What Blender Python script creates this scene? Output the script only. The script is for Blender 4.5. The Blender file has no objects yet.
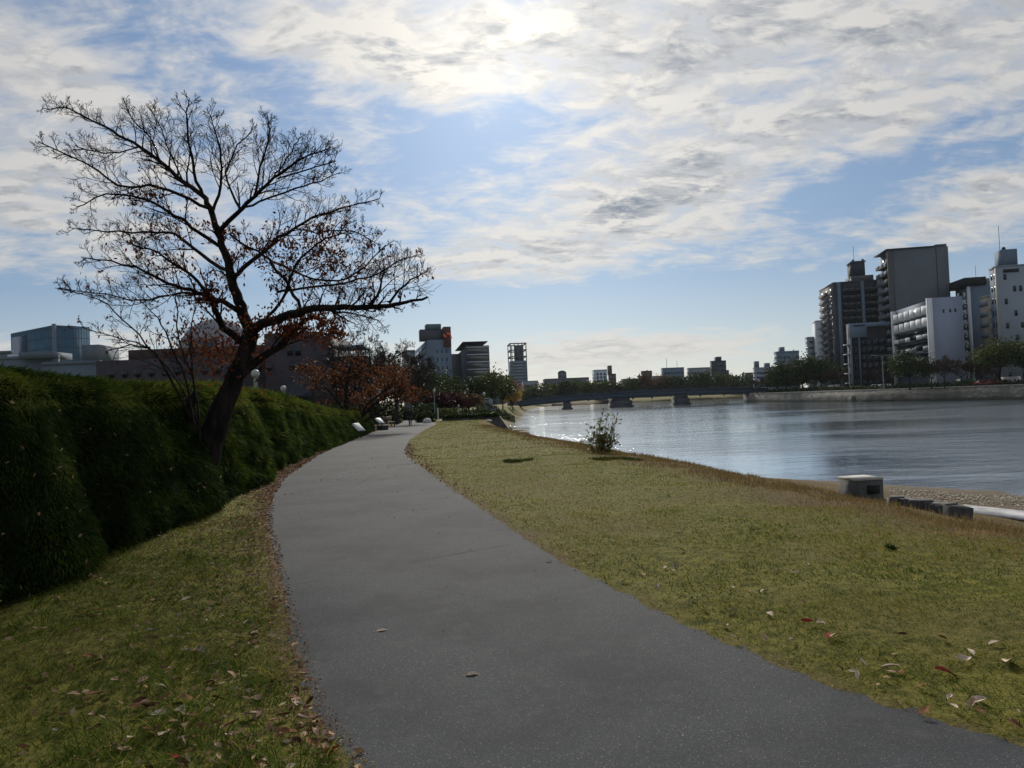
import bpy, math, random
import numpy as np
from mathutils import Matrix, Vector
random.seed(7); RNG = np.random.default_rng(7)
S = bpy.context.scene; COL = S.collection
R = math.radians
# ------------------------------------------------------------ camera
FPX = 740.0; PITCH = math.atan(16/740); ROLL = R(-2.4); CZ = 1.5
cam = bpy.data.cameras.new('camera'); camo = bpy.data.objects.new('camera', cam); COL.objects.link(camo)
cam.sensor_width = 36; cam.lens = FPX/1024*36; cam.clip_start = .05; cam.clip_end = 12000
MW = Matrix.Translation((0,0,CZ)) @ Matrix.Rotation(R(90)+PITCH, 4, 'X') @ Matrix.Rotation(ROLL, 4, 'Z')
camo.matrix_world = MW; S.camera = camo
S.render.resolution_x = 1024; S.render.resolution_y = 768
def ray(px, py):
    v = MW.to_3x3() @ Vector(((px-512)/FPX, -(py-384)/FPX, -1)); return v
def PX(px, py, D):                       # world point seen at a pixel, D metres ahead
    v = ray(px, py); v = v*(D/v.y); return np.array((v.x, v.y, v.z+CZ))
SL = .0072
def GP(px, py, z0=0, sl=SL):             # ground point for a pixel on z = z0 - sl*y
    v = ray(px, py); t = (z0-CZ)/(v.z+sl*v.y); return np.array((v.x*t, v.y*t, z0-sl*v.y*t))
# ------------------------------------------------------------ world
SUN_EL, SUN_AZ = 27.0, 0.5               # degrees, azimuth from +Y towards +X
w = bpy.data.worlds.new('World'); S.world = w; w.use_nodes = True
nt = w.node_tree; nt.nodes.clear()
class NX:                                # tiny node expression helper
    def __init__(s, nt): s.nt = nt
    def n(s, t, **k):
        o = s.nt.nodes.new(t)
        for a, b in k.items(): setattr(o, a, b)
        return o
    def put(s, sock, v):
        if isinstance(v, bpy.types.NodeSocket): s.nt.links.new(v, sock)
        else: sock.default_value = v
    def m(s, op, a, b=0., c=None, clamp=False):
        o = s.n('ShaderNodeMath', operation=op, use_clamp=clamp); s.put(o.inputs[0], a)
        if op not in ('SINE','COSINE','ABSOLUTE','ARCSINE','EXPONENT','SQRT'): s.put(o.inputs[1], b)
        if c is not None: s.put(o.inputs[2], c)
        return o.outputs[0]
    def mr(s, v, a, b, c=0., d=1., smooth=True):
        o = s.n('ShaderNodeMapRange'); o.interpolation_type = 'SMOOTHSTEP' if smooth else 'LINEAR'
        s.put(o.inputs[0], v)
        for i, x in enumerate((a,b,c,d)): o.inputs[i+1].default_value = x
        return o.outputs[0]
    def mix(s, f, a, b, bt='MIX'):
        o = s.n('ShaderNodeMix', data_type='RGBA', blend_type=bt); s.put(o.inputs[0], f)
        for i, x in ((6,a),(7,b)):
            if isinstance(x, (tuple,list)): x = tuple(x)[:3]+(1,)
            s.put(o.inputs[i], x)
        return o.outputs[2]
    def noise(s, vec, scale, detail=4, rough=.5, dist=0., out='Fac', dim='3D'):
        o = s.n('ShaderNodeTexNoise'); o.noise_dimensions = dim
        if vec is not None: s.put(o.inputs['Vector'], vec)
        o.inputs['Scale'].default_value = scale; o.inputs['Detail'].default_value = detail
        o.inputs['Roughness'].default_value = rough; o.inputs['Distortion'].default_value = dist
        return o.outputs[out]
    def vor(s, vec, scale, out='Distance', feat='F1'):
        o = s.n('ShaderNodeTexVoronoi', feature=feat); s.put(o.inputs['Vector'], vec); o.inputs['Scale'].default_value = scale
        return o.outputs[out]
    def xyz(s, a, b, c):
        o = s.n('ShaderNodeCombineXYZ')
        for i, x in enumerate((a,b,c)): s.put(o.inputs[i], x)
        return o.outputs[0]
    def sep(s, v):
        o = s.n('ShaderNodeSeparateXYZ'); s.put(o.inputs[0], v); return o.outputs
    def m2(s, v, k):
        o = s.n('ShaderNodeVectorMath', operation='SCALE'); s.put(o.inputs[0], v); o.inputs['Scale'].default_value = k; return o.outputs[0]
    def obj(s): return s.n('ShaderNodeTexCoord').outputs['Object']
    def pos(s): return s.n('ShaderNodeNewGeometry').outputs['Position']
    def attr(s, name): return s.n('ShaderNodeAttribute', attribute_name=name).outputs['Fac']
    def mapp(s, v, scale=(1,1,1), rot=(0,0,0)):
        o = s.n('ShaderNodeMapping'); s.put(o.inputs[0], v); o.inputs['Scale'].default_value = scale; o.inputs['Rotation'].default_value = rot
        return o.outputs[0]
    def ramp(s, f, stops):
        o = s.n('ShaderNodeValToRGB'); s.put(o.inputs[0], f); e = o.color_ramp.elements
        while len(e) < len(stops): e.new(.5)
        for x, (p, c) in zip(e, stops): x.position = p; x.color = tuple(c)[:3]+(1,)
        return o.outputs[0]
x = NX(nt)
dirv = x.n('ShaderNodeTexCoord').outputs['Generated']
nv = x.n('ShaderNodeVectorMath', operation='NORMALIZE'); nt.links.new(dirv, nv.inputs[0]); dv = nv.outputs[0]
dx, dy, dz = x.sep(dv)
az = x.m('ARCTAN2', dx, dy); el = x.m('ARCSINE', dz)
den = x.m('ADD', x.m('MAXIMUM', dz, 0.), .20)
pl = x.xyz(x.m('DIVIDE', dx, den), x.m('DIVIDE', dy, den), 0.)
BL = [(650,28,330,62,-3,.36),(930,75,240,60,6,.30),(340,28,130,45,-10,.22),(560,105,130,40,-10,.16),(640,212,185,50,4,.40),(480,262,110,16,0,.22),
      (995,205,95,32,12,.40),(70,185,150,95,-10,.32),(30,60,140,50,0,.22),(470,135,95,38,10,-.27),(860,195,110,30,8,-.30),
      (165,85,150,45,-15,-.10),(330,190,60,45,0,.02),(600,310,700,22,0,-.55),(620,350,150,22,0,.62),(60,345,120,20,0,.4),(1000,330,300,60,0,-.3),
      (300,250,90,40,0,-.10),(180,300,300,30,0,-.2)]
def blob(bx_, by_, sx, sy, rt, am):
    v = ray(bx_, by_).normalized(); a0 = math.atan2(v.x, v.y); e0 = math.asin(v.z)
    da = x.m('SUBTRACT', az, a0); de = x.m('SUBTRACT', el, e0); c, s_ = math.cos(R(rt)), math.sin(R(rt))
    u = x.m('DIVIDE', x.m('ADD', x.m('MULTIPLY', da, c), x.m('MULTIPLY', de, s_)), sx/FPX)
    q = x.m('DIVIDE', x.m('SUBTRACT', x.m('MULTIPLY', de, c), x.m('MULTIPLY', da, s_)), sy/FPX)
    return x.m('MULTIPLY', x.m('EXPONENT', x.m('MULTIPLY', x.m('ADD', x.m('MULTIPLY', u, u), x.m('MULTIPLY', q, q)), -1.)), am)
cov = None
for (bx_, by_, sx, sy, rt, am) in BL:
    v = ray(bx_, by_).normalized(); a0 = math.atan2(v.x, v.y); e0 = math.asin(v.z)
    da = x.m('SUBTRACT', az, a0); de = x.m('SUBTRACT', el, e0); c, s_ = math.cos(R(rt)), math.sin(R(rt))
    u = x.m('DIVIDE', x.m('ADD', x.m('MULTIPLY', da, c), x.m('MULTIPLY', de, s_)), sx/FPX)
    q = x.m('DIVIDE', x.m('SUBTRACT', x.m('MULTIPLY', de, c), x.m('MULTIPLY', da, s_)), sy/FPX)
    g = x.m('MULTIPLY', x.m('EXPONENT', x.m('MULTIPLY', x.m('ADD', x.m('MULTIPLY', u, u), x.m('MULTIPLY', q, q)), -1.)), am)
    cov = g if cov is None else x.m('ADD', cov, g)
plw = x.mapp(pl, (1.,1.25,1), (0,0,.35))
n1 = x.noise(plw, 2.1, 12, .62, .35); n2 = x.noise(x.mapp(pl, (1.,1.35,1), (0,0,-.3)), 6.2, 10, .60, .45); n2b = x.noise(x.mapp(x.m2(pl, .972), (1.,1.35,1), (0,0,-.3)), 6.2, 10, .60, .45); n3 = x.noise(x.mapp(pl, (1.,2.2,1), (0,0,.15)), 20., 6, .55, .7)
bk = x.m('MULTIPLY', x.m('ADD', x.mr(x.m('ABSOLUTE', az), .75, 1.3), x.mr(el, .52, .8), clamp=True), .20); cov = x.m('ADD', cov, bk)
dens = x.m('ADD', x.m('ADD', x.m('MULTIPLY', n1, .78), x.m('ADD', x.m('MULTIPLY', n2, .98), x.m('MULTIPLY', n3, .25))), x.m('SUBTRACT', x.m('MULTIPLY', cov, .78), .545))
mask = x.mr(dens, .34, .80)
thick = x.mr(dens, .50, 1.05); rel = x.m('MULTIPLY', x.m('ADD', x.m('SUBTRACT', n2b, n2), x.m('MULTIPLY', x.m('SUBTRACT', n3, .5), .16)), 5.6)
shade = x.noise(x.mapp(pl, (1.,1.5,1), (0,0,.2)), 4.2, 12, .62, .8)
sd = Vector((math.sin(R(SUN_AZ))*math.cos(R(SUN_EL)), math.cos(R(SUN_AZ))*math.cos(R(SUN_EL)), math.sin(R(SUN_EL))))
dp = x.n('ShaderNodeVectorMath', operation='DOT_PRODUCT'); nt.links.new(dv, dp.inputs[0]); dp.inputs[1].default_value = sd
cosd = x.m('MAXIMUM', dp.outputs['Value'], 0.)
glow = x.m('ADD', x.m('MULTIPLY', x.m('POWER', cosd, 150.), .30), x.m('MULTIPLY', x.m('POWER', cosd, 18.), .30))
sky = x.n('ShaderNodeTexSky', sky_type='NISHITA', sun_disc=False); sky.sun_elevation = R(SUN_EL); sky.sun_rotation = R(SUN_AZ)
sky.air_density = 1.0; sky.dust_density = .6; sky.ozone_density = 2.5
skc = x.mix(1., sky.outputs[0], (.47,.55,.62), 'MULTIPLY')
SKM = x.mr(el, 0., .35)
skc = x.mix(.62, skc, x.ramp(x.mr(el, -.02, .55, smooth=False), [(0,(6.6,6.9,7.0)),(.08,(6.0,6.5,6.9)),(.17,(5.0,5.7,6.4)),(.30,(2.9,4.0,5.6)),(.6,(2.1,3.2,5.1)),(1,(1.8,2.8,4.6))]))
ccol = x.mix(x.m('MULTIPLY', thick, x.m('ADD', x.m('ADD', x.m('ADD', x.m('MULTIPLY', x.mr(shade, .43, .60), .72), x.m('ADD', blob(665,22,95,42,-20,.55), blob(690,188,60,14,0,.5))), .14), rel, clamp=True)), (6.3,6.15,5.9), (1.85,2.2,2.75))
ccol = x.mix(x.m('MULTIPLY', x.mr(el, 0., .2, 1., 0.), .75), ccol, (7.0,6.8,6.4))
warm = x.mix(x.m('MULTIPLY', glow, 1., clamp=True), (1,1,1), (1.5,1.40,1.22))
ccol = x.mix(1., ccol, warm, 'MULTIPLY')
gl = x.m('ADD', x.m('ADD', x.m('MULTIPLY', glow, .75), x.m('MULTIPLY', x.m('POWER', cosd, 5.), .20)), 1.)
fin = x.mix(x.m('MULTIPLY', mask, .93), skc, ccol)
fin2 = x.n('ShaderNodeVectorMath', operation='SCALE'); nt.links.new(fin, fin2.inputs[0]); nt.links.new(gl, fin2.inputs['Scale'])
bg = x.n('ShaderNodeBackground'); nt.links.new(fin2.outputs[0], bg.inputs[0]); bg.inputs[1].default_value = .094
wo = x.n('ShaderNodeOutputWorld'); nt.links.new(bg.outputs[0], wo.inputs[0])
# ------------------------------------------------------------ sun, exposure
sl = bpy.data.lights.new('sun', 'SUN'); sl.energy = 4.8; sl.angle = R(12.0); sl.color = (1,.93,.82)
so = bpy.data.objects.new('sun', sl); COL.objects.link(so); so.rotation_euler = (-sd).to_track_quat('-Z','Y').to_euler(); so.location = (0,0,60)
S.view_settings.view_transform = 'Standard'; S.view_settings.look = 'None'; S.view_settings.exposure = 0.0; S.view_settings.gamma = 1
# ------------------------------------------------------------ materials
MATS = {}
def newmat(name):
    m = bpy.data.materials.new(name); m.use_nodes = True; b = m.node_tree.nodes['Principled BSDF']; return m, NX(m.node_tree), b
def mat(name, col, rough=.75, var=.25, scale=2., bump=0., bscale=None, metal=0., spec=.3, col2=None, stretch=(1,1,1)):
    if name in MATS: return MATS[name]
    m, n, b = newmat(name); o = n.mapp(n.obj(), stretch)
    f = n.noise(o, scale, 7, .65)
    c2 = col2 or tuple(c*(1-var) for c in col); c1 = tuple(min(1,c*(1+var)) for c in col) if col2 is None else col
    n.put(b.inputs['Base Color'], n.mix(n.mr(f, .32, .68), c2, c1))
    b.inputs['Roughness'].default_value = rough; b.inputs['Metallic'].default_value = metal; b.inputs['Specular IOR Level'].default_value = spec
    if bump:
        bn = n.n('ShaderNodeBump'); bn.inputs['Strength'].default_value = bump; bn.inputs['Distance'].default_value = .05
        n.put(bn.inputs['Height'], n.noise(o, bscale or scale*6, 6, .6)); n.put(b.inputs['Normal'], bn.outputs[0])
    MATS[name] = m; return m
def leafmat(name, cols, rough=.6, trans=.25):   # per-leaf colour from the 'rnd' attribute
    if name in MATS: return MATS[name]
    m, n, b = newmat(name); st = [(i/(len(cols)-1), c) for i, c in enumerate(cols)]
    c = n.ramp(n.attr('rnd'), st); n.put(b.inputs['Base Color'], c); b.inputs['Roughness'].default_value = rough
    b.inputs['Specular IOR Level'].default_value = .06
    if trans:
        t = n.n('ShaderNodeBsdfTranslucent'); n.put(t.inputs[0], c); mx = n.n('ShaderNodeMixShader'); mx.inputs[0].default_value = trans
        out = [k for k in m.node_tree.nodes if k.type == 'OUTPUT_MATERIAL'][0]
        n.put(mx.inputs[1], b.outputs[0]); n.put(mx.inputs[2], t.outputs[0]); n.put(out.inputs[0], mx.outputs[0])
    MATS[name] = m; return m
# ------------------------------------------------------------ mesh helpers
ORG = {}
def props(o, label=None, cat=None, group=None, kind=None):
    if label: o['label'] = label
    if cat: o['category'] = cat
    if group: o['group'] = group
    if kind: o['kind'] = kind
    return o
def thing(name, label, cat, loc, group=None):
    o = bpy.data.objects.new(name, None); o.empty_display_size = .2; o.location = Vector(loc); COL.objects.link(o)
    props(o, label, cat, group); ORG[o.name] = np.array(loc, float); return o
def mk(name, V, F, m=None, parent=None, org=None, smooth=False, rnd=None):
    """V world-space (n,3); F a list of (k,sides) int arrays or an (k,s) array"""
    V = np.asarray(V, float).reshape(-1,3)
    if parent is not None: o0 = ORG[parent.name]
    else: o0 = np.array(org, float) if org is not None else np.array((0,0,0.))
    if not isinstance(F, list): F = [F]
    F = [np.asarray(f, int) for f in F if len(f)]
    me = bpy.data.meshes.new(name); me.vertices.add(len(V)); me.vertices.foreach_set('co', (V-o0).ravel())
    nl = sum(f.size for f in F); npoly = sum(len(f) for f in F)
    me.loops.add(nl); me.loops.foreach_set('vertex_index', np.concatenate([f.ravel() for f in F]))
    me.polygons.add(npoly); tot = np.concatenate([np.full(len(f), f.shape[1]) for f in F]); st = np.concatenate([[0], np.cumsum(tot)[:-1]])
    me.polygons.foreach_set('loop_start', st); me.polygons.foreach_set('loop_total', tot)
    if smooth: me.polygons.foreach_set('use_smooth', np.ones(npoly, bool))
    if rnd is not None:
        a = me.attributes.new('rnd', 'FLOAT', 'POINT'); a.data.foreach_set('value', np.asarray(rnd, float))
    me.update(calc_edges=True); me.validate()
    if m: me.materials.append(m)
    o = bpy.data.objects.new(name, me); COL.objects.link(o)
    if parent is not None: o.parent = parent
    else: o.location = Vector(o0)
    ORG[o.name] = o0; return o
class MB:
    def __init__(s): s.V = []; s.F = {}; s.n = 0
    def add(s, V, F):
        V = np.asarray(V, float).reshape(-1,3); s.V.append(V)
        for f in (F if isinstance(F, list) else [F]):
            f = np.asarray(f, int); s.F.setdefault(f.shape[1], []).append(f+s.n)
        s.n += len(V); return s
    def box(s, c, sz, rz=0, tilt=0):
        c = np.array(c, float); h = np.array(sz, float)/2
        P = np.array([(a,b,d) for d in (-1,1) for b in (-1,1) for a in (-1,1)])*h
        if tilt: ct, st = math.cos(tilt), math.sin(tilt); P = np.stack([P[:,0], P[:,1]*ct-P[:,2]*st, P[:,1]*st+P[:,2]*ct], 1)
        cr, sr = math.cos(rz), math.sin(rz); P = np.stack([P[:,0]*cr-P[:,1]*sr, P[:,0]*sr+P[:,1]*cr, P[:,2]], 1)+c
        return s.add(P, BOXF)
    def tube(s, pts, rad, n=6, cap=True):
        V, F = tube(pts, rad, n); s.add(V, F)
        if cap and n > 3:
            s.add(V[:n], np.arange(n)[::-1][None]); s.add(V[-n:], np.arange(n)[None])
        return s
    def sphere(s, c, r, nu=10, nv=6):
        u = np.linspace(0, 2*np.pi, nu, endpoint=False); v = np.linspace(.15, np.pi-.15, nv)
        r = np.array(r if hasattr(r,'__len__') else (r,r,r), float)
        V = np.array([(math.sin(b)*math.cos(a), math.sin(b)*math.sin(a), math.cos(b)) for b in v for a in u])*r+np.array(c)
        F = [(i*nu+(j+1)%nu, i*nu+j, (i+1)*nu+j, (i+1)*nu+(j+1)%nu) for i in range(nv-1) for j in range(nu)]
        s.add(V, np.array(F)); s.add(V[:nu], np.arange(nu)[None]); s.add(V[-nu:], np.arange(nu)[::-1][None]); return s
    def prism(s, poly, z0, z1):          # poly [(x,y)] ccw
        n = len(poly); V = [(a,b,z0) for a,b in poly]+[(a,b,z1) for a,b in poly]
        s.add(V, [np.array([(i,(i+1)%n,n+(i+1)%n,n+i) for i in range(n)])]); s.add(V[:n], np.arange(n)[::-1][None]); s.add(V[n:], np.arange(n)[None]); return s
    def build(s, name, m, parent=None, org=None, smooth=False, rnd=None):
        return mk(name, np.concatenate(s.V), [np.concatenate(v) for v in s.F.values()], m, parent, org, smooth, rnd)
BOXF = np.array([(0,2,3,1),(4,5,7,6),(0,1,5,4),(2,6,7,3),(0,4,6,2),(1,3,7,5)])
def tube(pts, rad, n=6):
    P = np.asarray(pts, float); k = len(P); rad = np.broadcast_to(np.asarray(rad, float), (k,))
    T = np.gradient(P, axis=0); T /= np.linalg.norm(T, axis=1)[:,None]+1e-9
    ref = np.array((0,0,1.)) if abs(T[:,2].mean()) < .8 else np.array((1.,0,0))
    A = np.cross(T, ref); A /= np.linalg.norm(A, axis=1)[:,None]+1e-9; B = np.cross(T, A)
    th = np.arange(n)*2*np.pi/n
    V = P[:,None,:]+rad[:,None,None]*(np.cos(th)[None,:,None]*A[:,None,:]+np.sin(th)[None,:,None]*B[:,None,:])
    i = np.arange(k-1)[:,None]*n; j = np.arange(n)[None,:]; j2 = (j+1)%n
    F = np.stack([i+j, i+j2, i+n+j2, i+n+j], -1).reshape(-1,4)
    return V.reshape(-1,3), F
def unit(v): v = np.asarray(v, float); return v/(np.linalg.norm(v)+1e-9)
def leaves(P, size, wid=.5, dirs=None, droop=0., rng=RNG, jit=.35):
    """P (n,3): diamond leaves -> V,F,rnd"""
    n = len(P); d = rng.normal(size=(n,3)) if dirs is None else dirs+rng.normal(size=(n,3))*jit
    d[:,2] -= droop; d /= np.linalg.norm(d, axis=1)[:,None]+1e-9
    sd_ = np.cross(d, rng.normal(size=(n,3))); sd_ /= np.linalg.norm(sd_, axis=1)[:,None]+1e-9
    L = (size*(.7+.6*rng.random(n)))[:,None]
    V = np.stack([P, P+d*L*.5+sd_*L*wid/2, P+d*L, P+d*L*.5-sd_*L*wid/2], 1).reshape(-1,3)
    F = np.arange(n*4).reshape(-1,4); return V, F, np.repeat(rng.random(n), 4)
# value noise (numpy) used for terrain relief and scattering
def vnoise(x_, y_, sc, seed=0):
    x_ = np.asarray(x_, float)/sc; y_ = np.asarray(y_, float)/sc
    xi, yi = np.floor(x_).astype(int), np.floor(y_).astype(int); fx, fy = x_-xi, y_-yi
    fx = fx*fx*(3-2*fx); fy = fy*fy*(3-2*fy)
    def h(a, b):
        k = (a*374761393+b*668265263+seed*982451653) & 0x7fffffff; k = (k ^ (k >> 13))*1274126177 & 0x7fffffff
        return ((k ^ (k >> 16)) & 0xffff)/65535.
    return (h(xi,yi)*(1-fx)+h(xi+1,yi)*fx)*(1-fy)+(h(xi,yi+1)*(1-fx)+h(xi+1,yi+1)*fx)*fy
# ------------------------------------------------------------ terrain shape
WZ = -3.0
BY = np.array([-60,0,8.7,12.7,20.3,23.3,30.8,46,70,90,130,200,283,500,6000.]); BXv = np.array([12,8,5.3,4.5,3.7,2.9,2.0,-.3,-2.9,-3.2,-4.2,-1.5,2.5,10,10.])
SY = np.array([-60,0,20,29.9,33.5,35,39,54,79,98,112,133,192,283,400,440,6000.]); SXv = np.array([31,26.5,21.8,19.2,16.4,13.4,11.6,8,3.6,-.2,-1.4,-.6,2,5,13,24,24.])
# far bank (right): wall foot line
WLY = np.array([-60,60,162,203,268,283,600,6000.]); WLX = np.array([190,150,112,96,90.5,89,170,170.])
PLp = [(340,768),(305,660),(284,580),(268,520),(272,495),(283,478),(315,457),(341,443),(372,433),(393,427)]
PRp = [(1020,768),(700,640),(560,565),(480,510),(430,475),(405,455),(408,440),(424,430),(436,424)]
PL = np.array([GP(*p)[:2] for p in PLp]); PR = np.array([GP(*p)[:2] for p in PRp])
def pathx(Y):
    l = np.interp(Y, np.r_[-20,0,PL[:,1],95,130,170], np.r_[8,1.9,PL[:,0],-14,-22,-34]); r = np.interp(Y, np.r_[-20,0,PR[:,1],95,130,170], np.r_[14,6.1,PR[:,0],-11,-19,-31]); return l, r
_yy = np.linspace(-10, 170, 900); _l, _r = pathx(_yy); _k = np.ones(9)/9
_ls = np.convolve(np.pad(_l,4,'edge'), _k, 'valid'); _rs = np.convolve(np.pad(_r,4,'edge'), _k, 'valid')
def pathlr(Y): return np.interp(Y,_yy,_ls), np.interp(Y,_yy,_rs)
def ground(X, Y, relief=True):
    X = np.asarray(X, float); Y = np.asarray(Y, float)
    base = -SL*np.minimum(Y, 95)
    xb = np.interp(Y, BY, BXv); xs = np.interp(Y, SY, SXv)
    t = (X-xb)/np.maximum(xs-xb, .5)
    prof = np.interp(t, [-.10,-.03,.04,.10,.40,.70,.9,1,1.25], [0,.02,.09,.20,.66,.86,.95,1.0,1.5])
    z = base+(WZ-base)*np.minimum(prof, 1.5)
    xw = np.interp(Y, WLY, WLX)                      # far bank
    z = np.where(t > 1.2, np.minimum(z, WZ-1.2), z)
    z = np.where(X > xw+24, .0, z)
    far = (Y > 440+10*vnoise(X, Y, 60, 5)) ; z = np.where(far, np.where(X > 24, -1.5, z), z); z = np.where(far & (Y > 470), -.8, z)
    if relief:
        a = np.clip(1-(np.abs(Y)-60)/40, 0, 1)*np.clip((X+40)/10, 0, 1)
        r_ = .07*(vnoise(X,Y,1.3,1)-.5)+.045*(vnoise(X,Y,.45,2)-.5)
        l, r = pathlr(Y); dp_ = np.maximum(l-X, X-r)+.035*(vnoise(X,Y,.33,19)-.5)
        ed = np.clip(dp_/.5, 0, 1)
        z = z+a*(r_*ed+np.interp(dp_, [-.17,.09,.5], [-.036,.022,.026]))
        zz = (t > .12)&(t < 1); z = z+a*np.where(zz, .12*(vnoise(X,Y,2.1,3)-.5), 0)
    return z
def gz(X, Y): return float(ground(X, Y))
def axis(dense0, dense1, st, lo, hi, g=1.12):
    a = list(np.arange(dense0, dense1, st)); s_ = st; v = a[-1]
    while v < hi: s_ *= g; v += s_; a.append(v)
    s_ = st; v = a[0]
    while v > lo: s_ *= g; v -= s_; a.insert(0, v)
    return np.array(a)
gx = axis(-9, 24, .16, -5000, 5000, 1.09); gy = axis(1, 42, .16, -300, 6000, 1.06)
# extra lines so that the far quay wall edge is sharp
GX, GY = np.meshgrid(gx, gy); GZ = ground(GX, GY)
nx_, ny_ = len(gx), len(gy); ii = (np.arange(ny_-1)[:,None]*nx_+np.arange(nx_-1)[None,:]).ravel()
GF = np.stack([ii, ii+1, ii+1+nx_, ii+nx_], 1)
def brownness(X, Y):                     # 0 green .. 1 straw/soil
    X = np.asarray(X, float); Y = np.asarray(Y, float); l, r = pathlr(Y); xb = np.interp(Y, BY, BXv); xs = np.interp(Y, SY, SXv)
    b = .35*vnoise(X,Y,2.7,11)+.42*vnoise(X,Y,.6,12)-.18
    b = b+np.clip(1-(xb-X)/np.where(Y < 30, 1.7, .8), 0, 1)*(.50+.35*vnoise(X,Y,1.5,16))
    dr = X-r; b = b+np.where(dr > -1, np.clip(1-dr/(.10+.22*vnoise(X,Y,.6,14)), 0, 1)*.5, 0)
    dl = l-X; wl = .05+.42*vnoise(X,Y,.5,13)*vnoise(X,Y,1.7,17)+.12*vnoise(X,Y,.15,18); b = b+np.where(dl > -1, np.clip(1-dl/wl, 0, 1)*1.0, 0)
    b = b+np.where((dl > 0), -.20, .08)
    b = b+np.where((Y > 36)&(dl > 0), .7, 0)
    t = (X-xb)/np.maximum(xs-xb,.5); b = b+np.clip((t-.30)/.3,0,1)*.5
    b = np.where(Y > 95, np.minimum(b, .35), b)
    return np.clip(b, 0, 1)
def setattr_(o, name, v):
    a = o.data.attributes.new(name, 'FLOAT', 'POINT'); a.data.foreach_set('value', np.asarray(v, float).ravel())
m, n, b = newmat('lawn_soil'); P = n.pos()
f1 = n.noise(P, 9., 8, .7); f2 = n.noise(P, 45., 6, .7); f3 = n.noise(P, 1.1, 5, .6); f4 = n.noise(P, .12, 4, .6)
g = n.mix(n.mr(f1,.35,.65), (.050,.055,.011), (.175,.158,.034)); g = n.mix(n.mr(f4,.4,.65,0.,.6), g, (.115,.105,.030))
br = n.mix(n.mr(f2,.35,.65), (.050,.040,.022), (.17,.125,.065))
sa = n.mix(n.mr(f2,.35,.65), (.07,.058,.045), (.20,.165,.125))
c = n.mix(n.mr(n.m('ADD', n.attr('brown'), n.m('MULTIPLY', n.m('SUBTRACT', f1, .5), .7)), .15, .85), g, br); c = n.mix(n.attr('sand'), c, sa)
n.put(b.inputs['Base Color'], c); b.inputs['Roughness'].default_value = .95; b.inputs['Specular IOR Level'].default_value = .05
bn = n.n('ShaderNodeBump'); bn.inputs['Strength'].default_value = .7; bn.inputs['Distance'].default_value = .03
n.put(bn.inputs['Height'], n.m('ADD', f2, f1)); n.put(b.inputs['Normal'], bn.outputs[0]); M_SOIL = m
gr = mk('ground', np.stack([GX,GY,GZ],-1).reshape(-1,3), GF, M_SOIL, smooth=True); gr['kind'] = 'structure'
tt = (GX-np.interp(GY,BY,BXv))/np.maximum(np.interp(GY,SY,SXv)-np.interp(GY,BY,BXv),.5)
setattr_(gr, 'brown', brownness(GX,GY)); setattr_(gr, 'sand', np.clip((tt-.62)/.12,0,1)*(GX < 60)*(GY < 500)*np.where(GY > 95, .45, 1))
# path ribbon
py_ = np.concatenate([np.arange(-8,14,.06), np.arange(14,60,.25), np.arange(60,168,1.)])
l, r = pathlr(py_);  r = r+.16; l = l-.16
NS = 14; Vp = []
for k in range(NS+1):
    t = k/NS; X_ = l+(r-l)*t; Vp.append(np.stack([X_, py_, -SL*np.minimum(py_,95)+.006+.012*4*t*(1-t)-0], 1))
Vp = np.stack(Vp, 1); npy = len(py_); ii = (np.arange(npy-1)[:,None]*(NS+1)+np.arange(NS)[None,:]).ravel()
m, n, b = newmat('asphalt'); P = n.pos()
sp = n.vor(P, 230., 'Color'); spv = n.sep(sp)[0]; v2 = n.noise(P, 260., 3, .6); big = n.noise(P, .7, 6, .6); mid = n.noise(P, 6., 5, .6)
c = n.mix(n.mr(v2,.3,.7), (.032,.036,.041), (.062,.067,.073)); c = n.mix(n.mr(spv,.86,.96), c, (.12,.12,.12)); c = n.mix(n.mr(spv,.988,.998), c, (.28,.27,.26))
c = n.mix(n.mr(big,.40,.62,0.,.55), c, (.028,.030,.034)); c = n.mix(n.mr(mid,.5,.75,0.,.4), c, (.08,.079,.076))
# fine cracks
cr = n.vor(n.mapp(n.mix(.12, P, n.noise(P, 2.5, 4, .6, out='Color')), (.5,.28,1), (0,0,.5)), .75, 'Distance', 'DISTANCE_TO_EDGE')
ck = n.m('MULTIPLY', n.mr(cr,.0,.009,1.,0.), n.mr(n.noise(P,.5,3,.5),.49,.58)); c = n.mix(ck, c, (.018,.018,.018))
n.put(b.inputs['Base Color'], c); n.put(b.inputs['Roughness'], n.mr(v2,.3,.7,.85,1.)); b.inputs['Specular IOR Level'].default_value = .12
bn = n.n('ShaderNodeBump'); bn.inputs['Strength'].default_value = .6; bn.inputs['Distance'].default_value = .004
n.put(bn.inputs['Height'], n.m('ADD', v2, spv)); n.put(b.inputs['Normal'], bn.outputs[0])
pth = mk('path', Vp.reshape(-1,3), np.stack([ii, ii+1, ii+NS+2, ii+NS+1],1), m, smooth=True); pth['kind'] = 'structure'
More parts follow.
